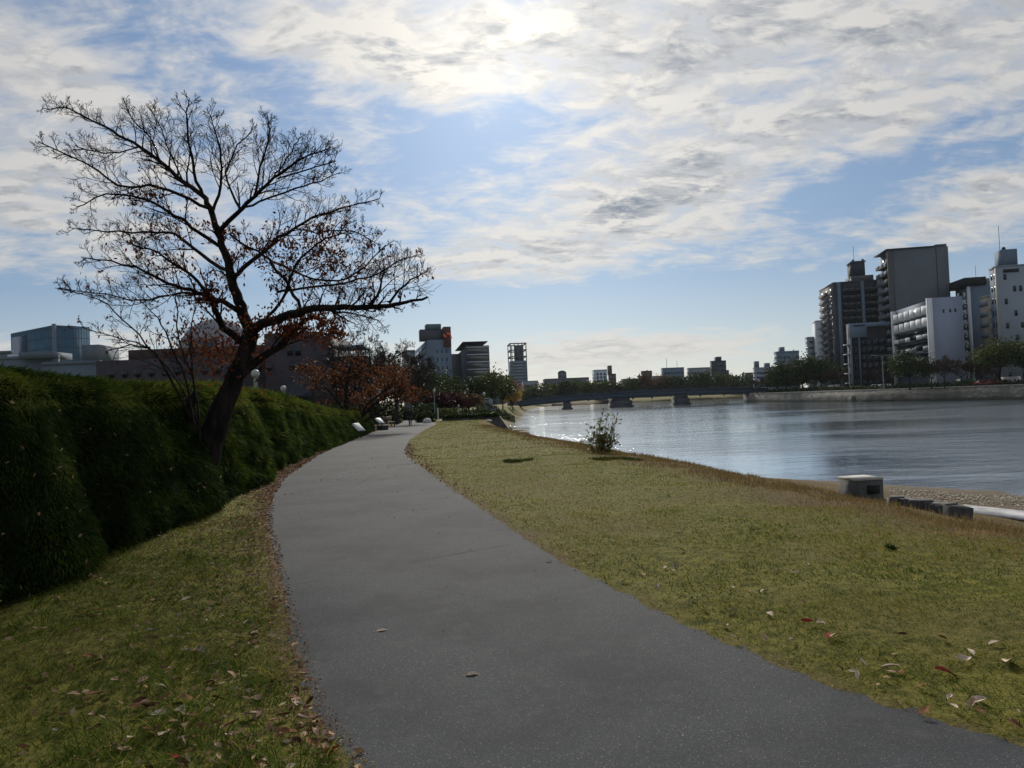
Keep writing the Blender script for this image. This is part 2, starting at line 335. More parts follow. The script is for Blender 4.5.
# water
m, n, b = newmat('river_water'); P = n.pos(); px_, pyy, pz_ = n.sep(P)
b.inputs['Base Color'].default_value = (.045,.065,.070,1); b.inputs['Roughness'].default_value = .08; b.inputs['IOR'].default_value = 1.36
w1 = n.noise(n.mapp(P,(.7,1.7,1)), 1.5, 5, .65, .4); w2 = n.noise(n.mapp(P,(.6,1.8,1)), .33, 4, .55, .3); w3 = n.noise(n.mapp(P,(.7,1.8,1),(0,0,.2)), .035, 4, .6)
calm = n.mr(n.m('SUBTRACT', px_, n.m('MULTIPLY', pyy, .38)), -2., 20., .24, 1.1); amp = n.m('MULTIPLY', n.mr(w3,.36,.64,.35,1.15), calm)
hgt = n.m('MULTIPLY', n.m('ADD', n.m('MULTIPLY', w1, .13), n.m('MULTIPLY', w2, .22)), amp)
bn = n.n('ShaderNodeBump'); bn.inputs['Strength'].default_value = 1.; bn.inputs['Distance'].default_value = 1.15
n.put(bn.inputs['Height'], hgt); n.put(b.inputs['Normal'], bn.outputs[0]); M_WATER = m
gs = n.n('ShaderNodeBsdfGlossy'); gs.inputs['Color'].default_value = (.90,.94,.97,1); gs.inputs['Roughness'].default_value = .08; n.put(gs.inputs['Normal'], bn.outputs[0])
mxs = n.n('ShaderNodeMixShader'); n.put(mxs.inputs[0], n.mr(n.m('SUBTRACT', px_, n.m('MULTIPLY', pyy, .38)), -2., 24., .88, .32)); n.put(mxs.inputs[1], b.outputs[0]); n.put(mxs.inputs[2], gs.outputs[0])
n.put([k for k in m.node_tree.nodes if k.type == 'OUTPUT_MATERIAL'][0].inputs[0], mxs.outputs[0])
wx = np.array([-40,60,220.]); V = [(-60,-200,WZ),(260,-200,WZ),(260,700,WZ),(-60,700,WZ)]
wt = mk('water', V, np.array([[0,1,2,3]]), m); wt['kind'] = 'structure'
# ------------------------------------------------------------ far bank wall
def sweep(mb, line, sec):                # line (n,2); sec [(offset to +x side, z)]
    line = np.array(line, float); T = np.gradient(line, axis=0); T /= np.linalg.norm(T,axis=1)[:,None]; Nn = np.stack([T[:,1], -T[:,0]], 1)
    k = len(sec); V = np.array([[(p[0]+nn[0]*o, p[1]+nn[1]*o, z) for o, z in sec] for p, nn in zip(line, Nn)])
    nl = len(line); F = [(i*k+j, i*k+(j+1)%k, (i+1)*k+(j+1)%k, (i+1)*k+j) for i in range(nl-1) for j in range(k)]
    mb.add(V.reshape(-1,3), np.array(F)); mb.add(V[0], np.arange(k)[::-1][None]); mb.add(V[-1], np.arange(k)[None]); return mb
def wallx(Y): return float(np.interp(Y, WLY, WLX))
m, n, b = newmat('stone_blocks'); P = n.mapp(n.obj(), (1,1,1))
bt = n.vor(n.mapp(P,(.55,.55,1.2)), 1.5, 'Color'); e = n.vor(n.mapp(P,(.55,.55,1.2)), 1.5, 'Distance', 'DISTANCE_TO_EDGE')
c = n.mix(n.sep(bt)[0], (.14,.135,.12), (.28,.26,.225)); c = n.mix(n.mr(e,.0,.08,.7,0.), c, (.05,.05,.045))
c = n.mix(n.mr(n.noise(P,.25,6,.65),.42,.62,0.,.65), c, (.07,.075,.05)); c = n.mix(n.mr(n.sep(n.pos())[2],-2.9,-2.0,.85,0.), c, (.05,.055,.04))
n.put(b.inputs['Base Color'], c); b.inputs['Roughness'].default_value = .9
bn = n.n('ShaderNodeBump'); bn.inputs['Distance'].default_value = .1; n.put(bn.inputs['Height'], n.mr(e,0.,.1)); n.put(b.inputs['Normal'], bn.outputs[0]); M_STONE = m
M_CONC = mat('concrete', (.30,.29,.27), .85, .25, 1.2, .3)
yy = [100,130,162,185,203,235,268,283]; ln = [(wallx(v), v) for v in yy]
t = thing('embankment_wall', 'long battered stone embankment wall along the far side of the river', 'river wall', (wallx(203),203,WZ))
sweep(MB(), ln, [(0,-3.6),(1.7,.05),(34,.05),(34,-3.6)]).build('stone_face', M_STONE, t)
sweep(MB(), [(a+0,b_) for a,b_ in ln], [(1.6,.06),(1.6,.30),(2.2,.30),(2.2,.06)]).build('coping', M_CONC, t)
mb = MB(); M_MOSS = mat('mossy_stone', (.035,.045,.03), .9, .4, .8)
for yc in (208,202,195):
    V = [(wallx(yc+q)+a+o_, yc+q+a*2.6, z) for o_ in (-.10,.05) for q,a,z in ((-1.6,0,-3.2),(1.6,0,-3.2),(1.6,1.66,.02),(-1.6,1.66,.02))]
    MB().add(V, np.array([(0,1,2,3),(7,6,5,4),(0,4,5,1),(1,5,6,2),(2,6,7,3),(3,7,4,0)])).build('mossy_ramp', M_MOSS, t)
# ------------------------------------------------------------ buildings
GLS = {}
def glass(name, c, r=.12, sp=.6):
    return mat('glass_'+name, c, r, .25, .15, 0, 0, sp)
G_DARK = glass('dark', (.025,.032,.042)); G_BLUE = glass('blue', (.03,.075,.12), .1); G_MID = glass('mid', (.06,.075,.09), .2)
def paint(name, c, v=.08): return mat('facade_'+name, c, .85, v, .12, .1, 8)
class Bld:
    def __init__(s, label, pl, pc, pr, yc, D, ang, base=0., wall=None, cat='building', name='building', depthL=None, noshell=False):
        s.C = PX(pc, yc, D); s.a = R(ang); s.u = np.array((math.cos(s.a), math.sin(s.a))); s.v = np.array((-math.sin(s.a), math.cos(s.a)))
        s.W = s.hit(pr, yc, s.u); s.Dp = depthL or (s.hit(pl, yc, s.v) if pl != pc else 12.)
        s.z1 = s.C[2]; s.z0 = base; s.H = s.z1-base
        s.t = thing(name, label, cat, (s.C[0], s.C[1], base)); s.wall = wall
        if not noshell: s.bx(MB(), 0, s.W, 0, s.Dp, s.z0-.5, s.z1).build('wall', wall, s.t)
    def hit(s, px, yc, d):
        v = ray(px, yc); rx = np.array((v.x, v.y)); A = np.array([[rx[0], -d[0]],[rx[1], -d[1]]]); k = np.linalg.solve(A, s.C[:2]); return abs(k[1])
    def P(s, u, v, z): return (*(s.C[:2]+s.u*u+s.v*v), z)
    def bx(s, mb, u0, u1, v0, v1, z0, z1):
        V = [s.P(a, b_, c) for c in (z0,z1) for b_ in (v0,v1) for a in (u0,u1)]; return mb.add(V, BOXF)
    def part(s, name, m, *boxes, parent=None):
        mb = MB()
        for q in boxes: s.bx(mb, *q)
        return mb.build(name, m, parent or s.t)
    def face(s, side, a0, a1, z0, z1, o=.04, dep=.3):    # box coordinates on a face; positive o sticks out
        return (a0, a1, -o, dep, z0, z1) if side == 'f' else (-o, dep, a0, a1, z0, z1)
    def windows(s, side, rows, cols, a0, a1, z0, z1, wf=.6, hf=.5, m=None, o=.04, name='window', one=False, lim=100, skip=0., sill=False):
        m = m or G_DARK; q = []; ca = (a1-a0)/cols; ch = (z1-z0)/rows; rr = random.Random(rows*31+cols)
        for i in range(rows):
            for j in range(cols):
                if rr.random() < skip: continue
                q.append(s.face(side, a0+ca*(j+.5-wf/2), a0+ca*(j+.5+wf/2), z0+ch*(i+.5-hf/2), z0+ch*(i+.5+hf/2), o))
        if one or len(q) > lim: k = s.part(name, m, *q[lim if not one else 0:]); k['kind'] = 'stuff'; q = [] if one else q[:lim]
        for e in q: s.part(name, m, e)
    def parapet(s, h=.7, m=None, th=.3):
        W, D_, z = s.W, s.Dp, s.z1
        s.part('parapet', m or s.wall, (-.08,W+.08,-.08,th,z,z+h), (-.08,W+.08,D_-th,D_+.08,z,z+h), (-.08,th,th,D_-th,z,z+h), (W-th,W+.08,th,D_-th,z,z+h))
    def balconies(s, side, rows, z0, fh, a0, a1, out=1.3, ph=1.05, slab=None, par=None, rec=None, gaps=0):
        for i in range(rows):
            z = z0+i*fh
            s.part('balcony', slab, s.face(side, a0, a1, z-.12, z+.12, out, .1))
            if gaps:
                q = []; st = (a1-a0)/gaps
                for j in range(gaps): q.append((s.face(side, a0+j*st+.15, a0+(j+1)*st-.15, z+.125, z+ph, out-.02, -(out-.14))))
                q = [(a,b_,c,-out+.14,e,f) if side=='f' else (a,-out+.14,c,d,e,f) for a,b_,c,d,e,f in q]
                s.part('railing', par, *q)
            else:
                a,b_,c,d,e,f = s.face(side, a0, a1, z+.125, z+ph, out-.02, 0)
                s.part('railing', par, (a,b_,c,-out+.14,e,f) if side=='f' else (a,-out+.14,c,d,e,f))
W_ = paint('white', (.40,.44,.49)); W2 = paint('pale_grey', (.17,.20,.235)); W3 = paint('grey', (.092,.108,.128)); W4 = paint('dark_grey', (.032,.042,.054)); W5 = paint('brown_grey', (.075,.070,.070))
W6 = paint('cream', (.30,.28,.24)); W7 = paint('slate', (.055,.065,.085)); W8 = paint('black', (.018,.020,.024)); W9 = paint('blue_grey', (.095,.135,.19)); WR = paint('rust', (.075,.035,.028)); W10 = paint('mid_dark', (.07,.075,.083))
# --- tall grey slab tower with balconies facing the river
B = Bld('tall grey apartment tower with a huge blank end wall and stacked dark balconies', 880,893,948,250,244,-10,.2,W3)
B.windows('l', 15, 3, .6, B.Dp-.6, 1, B.z1-1.2, .75, .62, G_DARK)
B.balconies('l', 14, 4.1, (B.z1-6)/14, .2, B.Dp-.2, 1.9, 1.15, W10, W3, gaps=3)
B.part('roof_slab', W4, (-2.1, B.W*.74, -.3, B.Dp+.3, B.z1+.02, B.z1+.45)); B.part('stair_block', W10, (B.W*.80, B.W+.0, 1, B.Dp-1, B.z1, B.z1+1.0)); B.part('wall_joint', W4, (B.W*.775, B.W*.79, -.05, .2, .5, B.z1))
B.part('party_wall', W10, (-1.9, -.02, -.02, .25, .5, B.z1))
# --- dark tower with roof tank
B = Bld('dark grey apartment block with a water tank tower on its roof and pale vertical piers', 819,833,884,284,268,-10,.2,W4)
zt = B.z1; fh = (zt-3)/14
B.windows('l', 14, 3, .8, B.Dp-.8, 2.2, zt-.8, .6, .5, G_DARK)
B.balconies('l', 14, 2.5, fh, B.Dp*.3, B.Dp*.9, 1.0, 1.0, W5, W3)
B.windows('f', 14, 6, 3.0, B.W-1, 2.2, zt-.8, .82, .5, G_DARK)
B.balconies('f', 14, 2.5, fh, 2.6, B.W-.4, 1.1, 1.0, W4, W10, gaps=6)
for u0 in (1.2, B.W*.53, B.W*.86): B.part('pier', W9, (u0, u0+.95, -1.6, -1.25, .3, zt+.3)); B.part('pier', W3, (u0, u0+.95, -1.24, -.02, .3, zt+.3))
B.parapet(.6, W4); B.part('lift_house', W10, (B.W*.38,B.W*.82,1,9,zt,zt+2.6)); k = B.part('water_tank_tower', W4, (B.W*.42,B.W*.67,1.5,8,zt+2.6,zt+7.6)); B.part('tower_cap', W3, (B.W*.40,B.W*.69,1.2,8.3,zt+7.6,zt+8.0))
mb = MB(); mb.tube([B.P(B.W*.5,4,zt+8), B.P(B.W*.5,4,zt+14)], .07, 5); mb.sphere(B.P(B.W*.45,2,zt+8.3), .45); mb.sphere(B.P(B.W*.64,2,zt+8.3), .45); mb.build('antenna', W4, B.t)
# --- left white pair
B = Bld('slim white apartment block with deep square balcony openings beside the dark tower', 812,816,834,322,285,-10,.2,W_)
B.windows('f', 9, 1, .8, B.W*.62, 2, B.z1-1, .7, .55, G_DARK); B.balconies('f', 9, 3, (B.z1-3)/9, .2, B.W*.45, .9, 1.0, W_, W_)
B.part('stair_wall', W9, (B.W*.62,B.W,-.1,.3,.5,B.z1+.4)); B.parapet(.6, W_)
B = Bld('narrow pale building at the left end of the far bank row', 805,807.5,814,338,290,-10,.2,W2); B.windows('f', 8, 1, .3, B.W-.3, 2, B.z1-.5, .8, .35, G_MID); B.windows('l', 8, 2, .3, B.Dp-.3, 2, B.z1-.5, .7, .35, G_MID); B.parapet(.4)
# --- black building with L shaped pale frame
B = Bld('low black glass building with a pale L shaped panel in front of the dark tower', 846,848.5,886,324,222,-10,.2,W8)
B.part('front_panel', W9, (0,B.W*.47,-.5,-.02,B.z1-4.2,B.z1+.1), (B.W*.47,B.W,-.5,-.02,B.z1-1.1,B.z1+.1), (0,.55,-.5,-.02,.5,B.z1-4.2), (B.W*.24,B.W*.27,-.4,-.02,.5,B.z1-4.2))
B.part('rooftop_sign', W8, (B.W*.1,B.W*.42,-.62,-.52,B.z1-.9,B.z1-.5))
B.windows('f', 6, 2, .8, B.W*.22, 1, B.z1-4.5, .7, .8, G_DARK, .06); B.windows('f', 6, 4, B.W*.3, B.W-.3, 1, B.z1-4.5, .92, .9, G_DARK, .06)
for i in range(5): B.part('balcony', W_, (-1.2,-.02,0,2.5,2.2+i*2.9,2.45+i*2.9))
# --- white building with curved balcony panels
B = Bld('white mid rise block with rows of rounded white balcony panels', 895,932,962,299,207,-10,.2,W9)
D_ = B.Dp; zt = B.z1; fh = 3.35; Wbr = paint('bright_white', (.55,.57,.60))
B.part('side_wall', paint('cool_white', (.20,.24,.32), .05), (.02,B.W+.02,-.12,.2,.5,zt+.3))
B.part('corner_pier', Wbr, (-1.5,-.02,-.2,.35,.5,zt+.3)); B.part('corner_pier', Wbr, (-1.5,-.02,D_-.7,D_,.5,zt-.2))
for i in range(6):
    z = zt-.9-(i+1)*fh
    if z < 1: break
    B.part('balcony', W2 if i not in (2,) else W4, (-1.4,0,.4,D_-.75,z-.15,z+.1))
    hh = 2.5 if i < 2 else 1.2
    for j in range(6):
        a0 = .6+j*(D_-1.6)/6; a1 = a0+(D_-1.6)/6-.75; mb = MB()
        if i >= 2 and (i*7+j*3)%4 == 0: continue
        pts = [(-1.4-.42*math.sin(math.pi*k/8), a0+(a1-a0)*k/8) for k in range(9)]
        V = [B.P(a,b_,zz) for zz in (z+.12, z+.12+hh) for a,b_ in pts]+[B.P(a+.12,b_,zz) for zz in (z+.12, z+.12+hh) for a,b_ in pts]
        F = [(k,k+1,k+10,k+9) for k in range(8)]+[(k+18,k+27,k+28,k+19) for k in range(8)]+[(k+9,k+10,k+28,k+27) for k in range(8)]+[(k,k+18,k+19,k+1) for k in range(8)]
        mb.add(V, np.array(F)); mb.build('balcony_panel', Wbr if i < 2 or j%2 else W2, B.t)
    B.part('window', G_DARK, (-.05,.1,.6,D_-.9,z+.3,z+2.7))
for px_ in (.32,.55,.72): B.part('window', G_MID, (B.W*px_,B.W*px_+.5,-.16,0,zt-4,zt-3))
# --- white tower with black band roof
B = Bld('white stepped apartment tower with a black roof band and jutting balconies', 955,970,992,284,228,-10,.2,W9)
zt = B.z1; B.part('roof_band', W8, (-1.6,B.W*.72,-.3,B.Dp+.5,zt-.6,zt+2.0)); B.part('lift_house', W2, (B.W*.7,B.W*1.0,1,6,zt,zt+1.6))
B.windows('l', 9, 2, .6, B.Dp-.4, 1.5, zt-1, .72, .55, G_DARK); B.balconies('l', 8, 3.2, (zt-6)/8, .5, B.Dp*.72, 1.5, 1.3, W_, W_)
B.part('corner_pier', W_, (-.9,-.02,-.05,.5,.5,zt-.7)); mb = MB(); mb.tube([B.P(3,3,zt+1.5),B.P(3,3,zt+6)], .06, 4); mb.build('antenna', W4, B.t)
# --- tan block
B = Bld('narrow cream apartment block with striped bands and small balconies', 979,987,1000,297,212,-10,.2,W6)
for i in range(8): B.part('wall_band', W2, (-.08,.0,-.02,B.Dp,1.5+i*3.05,2.9+i*3.05))
B.windows('f', 8, 1, .6, B.W-.3, 1.5, B.z1-.5, .7, .5, G_DARK); B.balconies('f', 8, 2.2, (B.z1-3)/8, .4, B.W-.1, 1., 1., W6, W_); B.parapet(.5)
# --- right white tower
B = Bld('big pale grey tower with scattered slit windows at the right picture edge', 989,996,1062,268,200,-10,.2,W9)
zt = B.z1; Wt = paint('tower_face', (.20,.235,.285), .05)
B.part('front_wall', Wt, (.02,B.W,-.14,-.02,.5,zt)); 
for i in range(9):
    z = 2+i*3.3
    for k, u in enumerate((.10,.24,.33,.55,.66,.8)):
        if (i+k) % (2 if k < 2 else 3) == 0: B.part('window', G_DARK, (B.W*u, B.W*u+.75, -.2, -.1, z, z+1.5))
B.windows('l', 9, 2, .4, B.Dp-.3, 1.5, zt-.5, .5, .45, G_DARK); B.part('side_pier', W6, (-.12,-.01,-.1,.8,.5,zt)); B.parapet(.6, W2)
B.part('lift_house', W9, (B.W*.12,B.W*.36,.8,5,zt,zt+5)); B.part('roof_sign', W8, (B.W*.1,B.W*.34,-.3,-.15,zt-1.4,zt-.5)); mb = MB(); mb.tube([B.P(2.5,3,zt+5),B.P(2.5,3,zt+12)], .07, 4); mb.sphere(B.P(3.2,2.4,zt+5.5), .5); mb.build('antenna', W4, B.t)
# --- distant city, centre
def simple(label, pl, pc, pr, yc, D, ang, wall, rows=6, cols=5, m=None, wf=.75, hf=.42, band=False, para=.8, lside=True):
    B = Bld(label, pl, pc, pr, yc, D, ang, -.8, wall)
    if cols: B.windows('f', rows, 1 if band else cols, .5, B.W-.5, 2, B.z1-1, .96 if band else wf, hf, m or G_MID, .08)
    if lside and pl != pc and cols: B.windows('l', rows, 1 if band else max(2, cols//2), .5, B.Dp-.5, 2, B.z1-1, .9 if band else wf, hf, m or G_MID, .08)
    if para: B.parapet(para)
    return B
B = Bld('tall dark glass office tower with an open lattice crown standing far off alone', 508,510.5,527,361,760,5,-.8,W9)
zt = B.z1; B.windows('f', 12, 1, .3, B.W-.3, 3, zt-.5, 1, .8, glass('tower', (.11,.15,.20), .25), .15); Wf = W7
B.part('base_block', W2, (-6,B.W*1.6,-4,-.3,-1,14))
mb = MB(); zc = PX(510,343.5,760)[2]
for z in np.linspace(zt+4.5, zc, 3): B.bx(mb, -.2, B.W+.2, -.2, .6, z-.7, z+.4); B.bx(mb, -.2, B.W+.2, B.Dp-.6, B.Dp+.2, z-.7, z+.4); B.bx(mb, -.2, .6, .6, B.Dp-.6, z-.7, z+.4); B.bx(mb, B.W-.6, B.W+.2, .6, B.Dp-.6, z-.7, z+.4)
for u in np.linspace(0,1,5): B.bx(mb, u*(B.W-.9), u*(B.W-.9)+.9, -.15, .55, zt, zc); B.bx(mb, u*(B.W-.9), u*(B.W-.9)+.9, B.Dp-.55, B.Dp+.15, zt, zc)
mb.build('lattice_crown', Wf, B.t); B.part('core', W7, (B.W*.3,B.W*.8,4,8,zt,zc-2))
# office slab with stripes
B = Bld('dark office building with white striped floors and a thin overhanging roof', 449,466,489,346,330,8,-.8,W7)
zt = B.z1; fh = zt/8.
for i in range(8): B.part('floor_band', W_, (.1,B.W+.05,-.35,-.02,zt-.9-i*fh,zt-.45-i*fh)); B.part('window', glass('strip',(.14,.15,.15),.3), (.3,B.W-.2,-.12,.1,zt-i*fh-fh+.1,zt-i*fh-1.0))
B.part('roof_slab', W8, (-1.5,B.W*.94,-1.0,B.Dp*.4,zt+1.5,zt+1.85)); B.part('roof_post', W7, *[(u,u+.4,v,v+.4,zt,zt+1.6) for u in (0,6,B.W-4) for v in (1,8)])
B.part('side_wing', W10, (-7.5,-.05,B.Dp*.25,B.Dp,-1,zt-1.2))
# tower with orange emblem
B = Bld('pale blue tower with a dark stepped penthouse carrying an orange emblem', 413,427,451,340,300,12,-.8,W9)
zt = B.z1; B.windows('l', 9, 1, .8, B.Dp-.8, 4, zt-1, .85, .35, G_MID, .1); B.windows('f', 6, 3, B.W*.3, B.W*.9, 4, zt-3, .2, .4, G_DARK, .1)
B.part('penthouse', W7, (-2.5,B.W*.93,1.5,8,zt,zt+4.5)); B.part('penthouse_top', paint('teal', (.07,.13,.15)), (0,B.W*.62,1.2,8,zt+4.5,zt+6.6)); B.part('corner_tower', WR, (B.W*.70,B.W,-.6,5,zt-3,zt+5.2)); 
M_ORG = mat('orange_paint', (.75,.13,.03), .6, .1, 2); mb = MB()
for k in range(3):
    a = [(B.W*.85+1.5*math.cos(q+.5*k), zt+1.6+1.2*math.sin(q)*(.6+.2*k)) for q in np.linspace(.3+k*2.1, 1.7+k*2.1, 6)]
    mb.tube([B.P(u,-.72,z) for u,z in a], .42, 5)
mb.build('emblem', M_ORG, B.t)
B = simple('low pale building partly hidden behind the bare trees by the blue tower', 402,404,415,352,320,12,W2,5,2)
simple('small grey block between the striped office and the lattice tower', 488,490,497,374,420,6,W9,4,2)
simple('stepped grey block with a flat roof right of the striped office', 497,498,504,377,450,6,W2,3,2)
simple('low blue grey building at the left foot of the lattice tower', 503,504,510,385,600,5,W9,2,2)
simple('pale building at the right foot of the lattice tower', 522,523,538,382,640,5,W2,3,4)
B = simple('wide low grey hall with a small domed turret behind the bridge trees', 543,545,589,380,520,3,W3,3,12)
zt = B.z1; B.part('turret', W3, (B.W*.33,B.W*.50,2,9,zt,zt+4.5)); mb = MB(); c = B.P(B.W*.415,5.5,zt+4.5); mb.sphere(c, (3.2,3.2,2)); mb.build('turret_dome', W7, B.t)
B = simple('white and navy striped slab block left of a thin brown tower', 592,595,607,371,480,5,W_,7,3,G_BLUE,.55,.7)
B = simple('thin brown stepped tower beside the striped slab block', 608,609,616,375,500,5,W5,4,2); B.part('upper_stage', W5, (.5,B.W*.55,2,7,B.z1,B.z1+6.5))
simple('low grey building with rooftop plant behind the dark round trees', 621,623,648,380,560,4,W9,3,6)
B = simple('small square brown block rising behind the autumn trees', 641,642.5,652,372,540,4,W5,4,2)
B = simple('glassy grey office with a rooftop mast above the bridge', 661,663,684,369,560,3,W9,4,6,G_BLUE); mb = MB(); mb.tube([B.P(4,4,B.z1),B.P(4,4,B.z1+8)], .15, 4); mb.tube([B.P(12,4,B.z1),B.P(12,4,B.z1+6)], .12, 4); mb.build('antenna', W4, B.t)
simple('low pale annex next to the glassy grey office', 652,653,663,377,580,3,W2,3,2)
simple('long pale building stretching left from the dark apartment block', 687,689,713,369,540,2,W2,4,7)
B = simple('dark apartment block with a raised lift tower above the bridge end', 710,712,726,362,520,2,W4,7,4); B.part('lift_tower', W4, (B.W*.4,B.W*.72,1,7,B.z1,B.z1+3.6)); B.part('side_stage', W5, (B.W,B.W*1.25,2,9,-.8,B.z1-6))
simple('low white building row at the right end of the bridge', 729,731,745,378,480,0,W_,2,4)
simple('small brown building with a rooftop box near the bridge end', 744,745,753,374,460,0,W5,3,2)
B = simple('white building with two rooftop boxes behind the bare riverside bushes', 753,755,776,369,400,-3,W2,4,5,G_BLUE,.9,.4); B.part('rooftop_box', W3, (.5,2.6,1,4,B.z1,B.z1+4.2)); B.part('rooftop_box', W9, (B.W*.55,B.W*.75,1,5,B.z1,B.z1+3))
B = simple('blue grey apartment slab with a small lift tower left of the white pair', 774,777,799,353,380,-6,W9,7,5); B.part('lift_tower', W9, (B.W*.2,B.W*.38,1,6,B.z1,B.z1+3))
# --- left side
B = Bld('boxy blue glass office block on the left skyline', 11,53.5,89,325,300,55,0,mat('curtain_glass', (.035,.11,.19), .6, .2, .1, spec=.08))
zt = B.z1; mb = MB()
for i in range(7): z = zt-1-i*4; B.bx(mb, 0, B.W, -.12, -.02, z, z+.22); B.bx(mb, -.12, -.02, 0, B.Dp, z, z+.22)
for u in np.linspace(0, B.W, 14): B.bx(mb, u-.1, u+.1, -.16, -.02, 1, zt)
for u in np.linspace(0, B.Dp, 18): B.bx(mb, -.16, -.02, u-.1, u+.1, 1, zt)
mb.build('mullions', W7, B.t); B.part('dark_glass_panel', glass('navy', (.012,.03,.06), .1), (-.2,-.1,B.Dp*.62,B.Dp*.98,8,zt-2)); B.part('corner_strip', W9, (-.3,.9,-.3,.9,1,zt+.5))
M_PALE = paint('pale_blue', (.085,.115,.15))
B = simple('pale grey sheds in front of the blue glass office', -20,-18,58,361,180,2,M_PALE,1,10,G_MID,.3,.25,lside=False)
B.part('sloped_roof', M_PALE, (B.W*.55,B.W*.95,-2,8,B.z1,B.z1+1.6)); B.part('roof_unit', W_, (B.W*.3,B.W*.42,1,4,B.z1,B.z1+1.4))
B = simple('plain pale hall with a low white roof beside the brown brick building', 40,42,100,366,160,2,M_PALE,2,9,G_MID,.4,.3,lside=False); B.part('roof_box', M_PALE, (B.W*.7,B.W*.98,0,9,B.z1,B.z1+4.2))
simple('little grey block at the left picture edge', -6,-4,11,354,210,0,W3,2,2,lside=False)
# brown grey civic building
M_BRK = mat('brown_tile', (.036,.034,.044), .8, .12, .3, .15, 3)
B = Bld('long brown tiled building with round windows and a domed hall', 94,96,326,362,95,1,0,M_BRK, noshell=True)
zw = PX(100,361,95)[2]; zr = PX(300,333,95)[2]; us = B.hit(268,362,B.u); ud0 = B.hit(148,362,B.u); ud1 = B.hit(236,362,B.u)
B.part('low_wing', M_BRK, (0,us,0,18,-1,zw)); B.part('tall_wing', M_BRK, (us,B.W,-1.2,16,-1,zr)); B.part('upper_floor', paint('dark_brown', (.055,.035,.032)), (B.hit(113,362,B.u),us-.1,4,14,zw,zw+1.6))
for k in range(13):
    u = B.hit(111+k*13.4, 372, B.u); v_ = -.05 if u < us-1 else -1.25
    if u > B.W-1: break
    th = np.linspace(0,2*np.pi,14,endpoint=False); z = zw-1.75
    V = [B.P(u+.45*math.cos(a), v_-.06, z+.55*math.sin(a)) for a in th]+[B.P(u+.45*math.cos(a), v_+.2, z+.55*math.sin(a)) for a in th]
    mb = MB(); mb.add(V, [np.arange(14)[None], np.array([(i+14,(i+1)%14+14,(i+1)%14,i) for i in range(14)])]); mb.build('round_window', G_DARK, B.t)
for q in ((290,351),(298,351),(283,345)): u = B.hit(q[0],q[1],B.u); z = PX(q[0],q[1],95)[2]; B.part('window', G_DARK, (u,u+.7,-1.3,-1,z-.6,z+.6))
u = B.hit(292,372,B.u); B.part('window', G_DARK, (u,u+2.2,-1.3,-1,zw-2.2,zw-1.1)); B.part('window', G_DARK, (u-.5,u+3,-1.3,-1,.8,zw-3.0))
mb = MB(); uc = (ud0+ud1)/2; rr = (ud1-ud0)/2; zd = PX(190,318,100)[2]; nu, nv = 28, 9
V = [B.P(uc+rr*math.cos(2*math.pi*i/nu)*math.cos(j/nv*math.pi/2), 9+rr*.8*math.sin(2*math.pi*i/nu)*math.cos(j/nv*math.pi/2), zw+.3+(zd-zw)*math.sin(j/nv*math.pi/2)) for j in range(nv+1) for i in range(nu)]
mb.add(V, np.array([(j*nu+i, j*nu+(i+1)%nu, (j+1)*nu+(i+1)%nu, (j+1)*nu+i) for j in range(nv) for i in range(nu)])); mb.build('dome', paint('dome_grey', (.19,.21,.25), .12), B.t, smooth=False)
mb = MB(); B.bx(mb, uc-1.2, uc+1.6, 9-rr*.86, 9-rr*.5, zw+1.0, zw+2.6); mb.build('dome_window', G_BLUE, B.t)
B.part('canopy', W2, (B.W+.3,B.W+4.2,2,9,zr-1.9,zr-1.6)); B.part('canopy_wall', M_BRK, (B.W+.05,B.W+4.6,3,12,-1,zr-3.0)); B.part('canopy_post', W2, *[(B.W+a,B.W+a+.15,3.5,3.7,zr-3,zr-1.9) for a in (.8,2.2,3.8)])
# ------------------------------------------------------------ bridge
M_BR = mat('bridge_paint', (.022,.034,.052), .7, .15, .2); M_PIER = mat('pier_concrete', (.045,.05,.056), .9, .3, .4, .2)
YB = 284.; bx0, bx1 = 3., 92.
def dz_(X_): t = (X_-bx0)/(bx1-bx0); return 1.0+(-6.2*(t-.62)**2+2.25)*.85+ .15
t = thing('river_bridge', 'long low dark blue girder bridge on concrete piers crossing the river', 'bridge', ((bx0+bx1)/2, YB, WZ))
xs = np.linspace(bx0-4, bx1+6, 30); sec = []
def deck(y0, y1, zo0, zo1):
    V = []
    for q in xs:
        for yv, zv in ((y0,zo0),(y1,zo0),(y1,zo1),(y0,zo1)): V.append((q, yv, dz_(q)+zv))
    F = [(i*4+j, i*4+(j+1)%4, (i+1)*4+(j+1)%4, (i+1)*4+j) for i in range(len(xs)-1) for j in range(4)]+[(3,2,1,0), tuple(len(xs)*4-4+j for j in range(4))]
    return np.array(V), np.array(F)
MB().add(*deck(YB,YB+9,-1.25,-.55)).build('deck', M_BR, t); mb = MB()
for yv in (YB-.4, YB+8.6): mb.add(*deck(yv,yv+.38,-2.3,-.5))
mb.build('girder', M_BR, t); mb = MB(); mb.add(*deck(YB-.5,YB-.35,.42,.55)); mb.add(*deck(YB-.5,YB-.35,-.5,.05))
for q in np.arange(bx0,bx1,.9): mb.box((q,YB-.42,dz_(q)-.02), (.22,.1,.95))
mb.build('railing', M_BR, t)
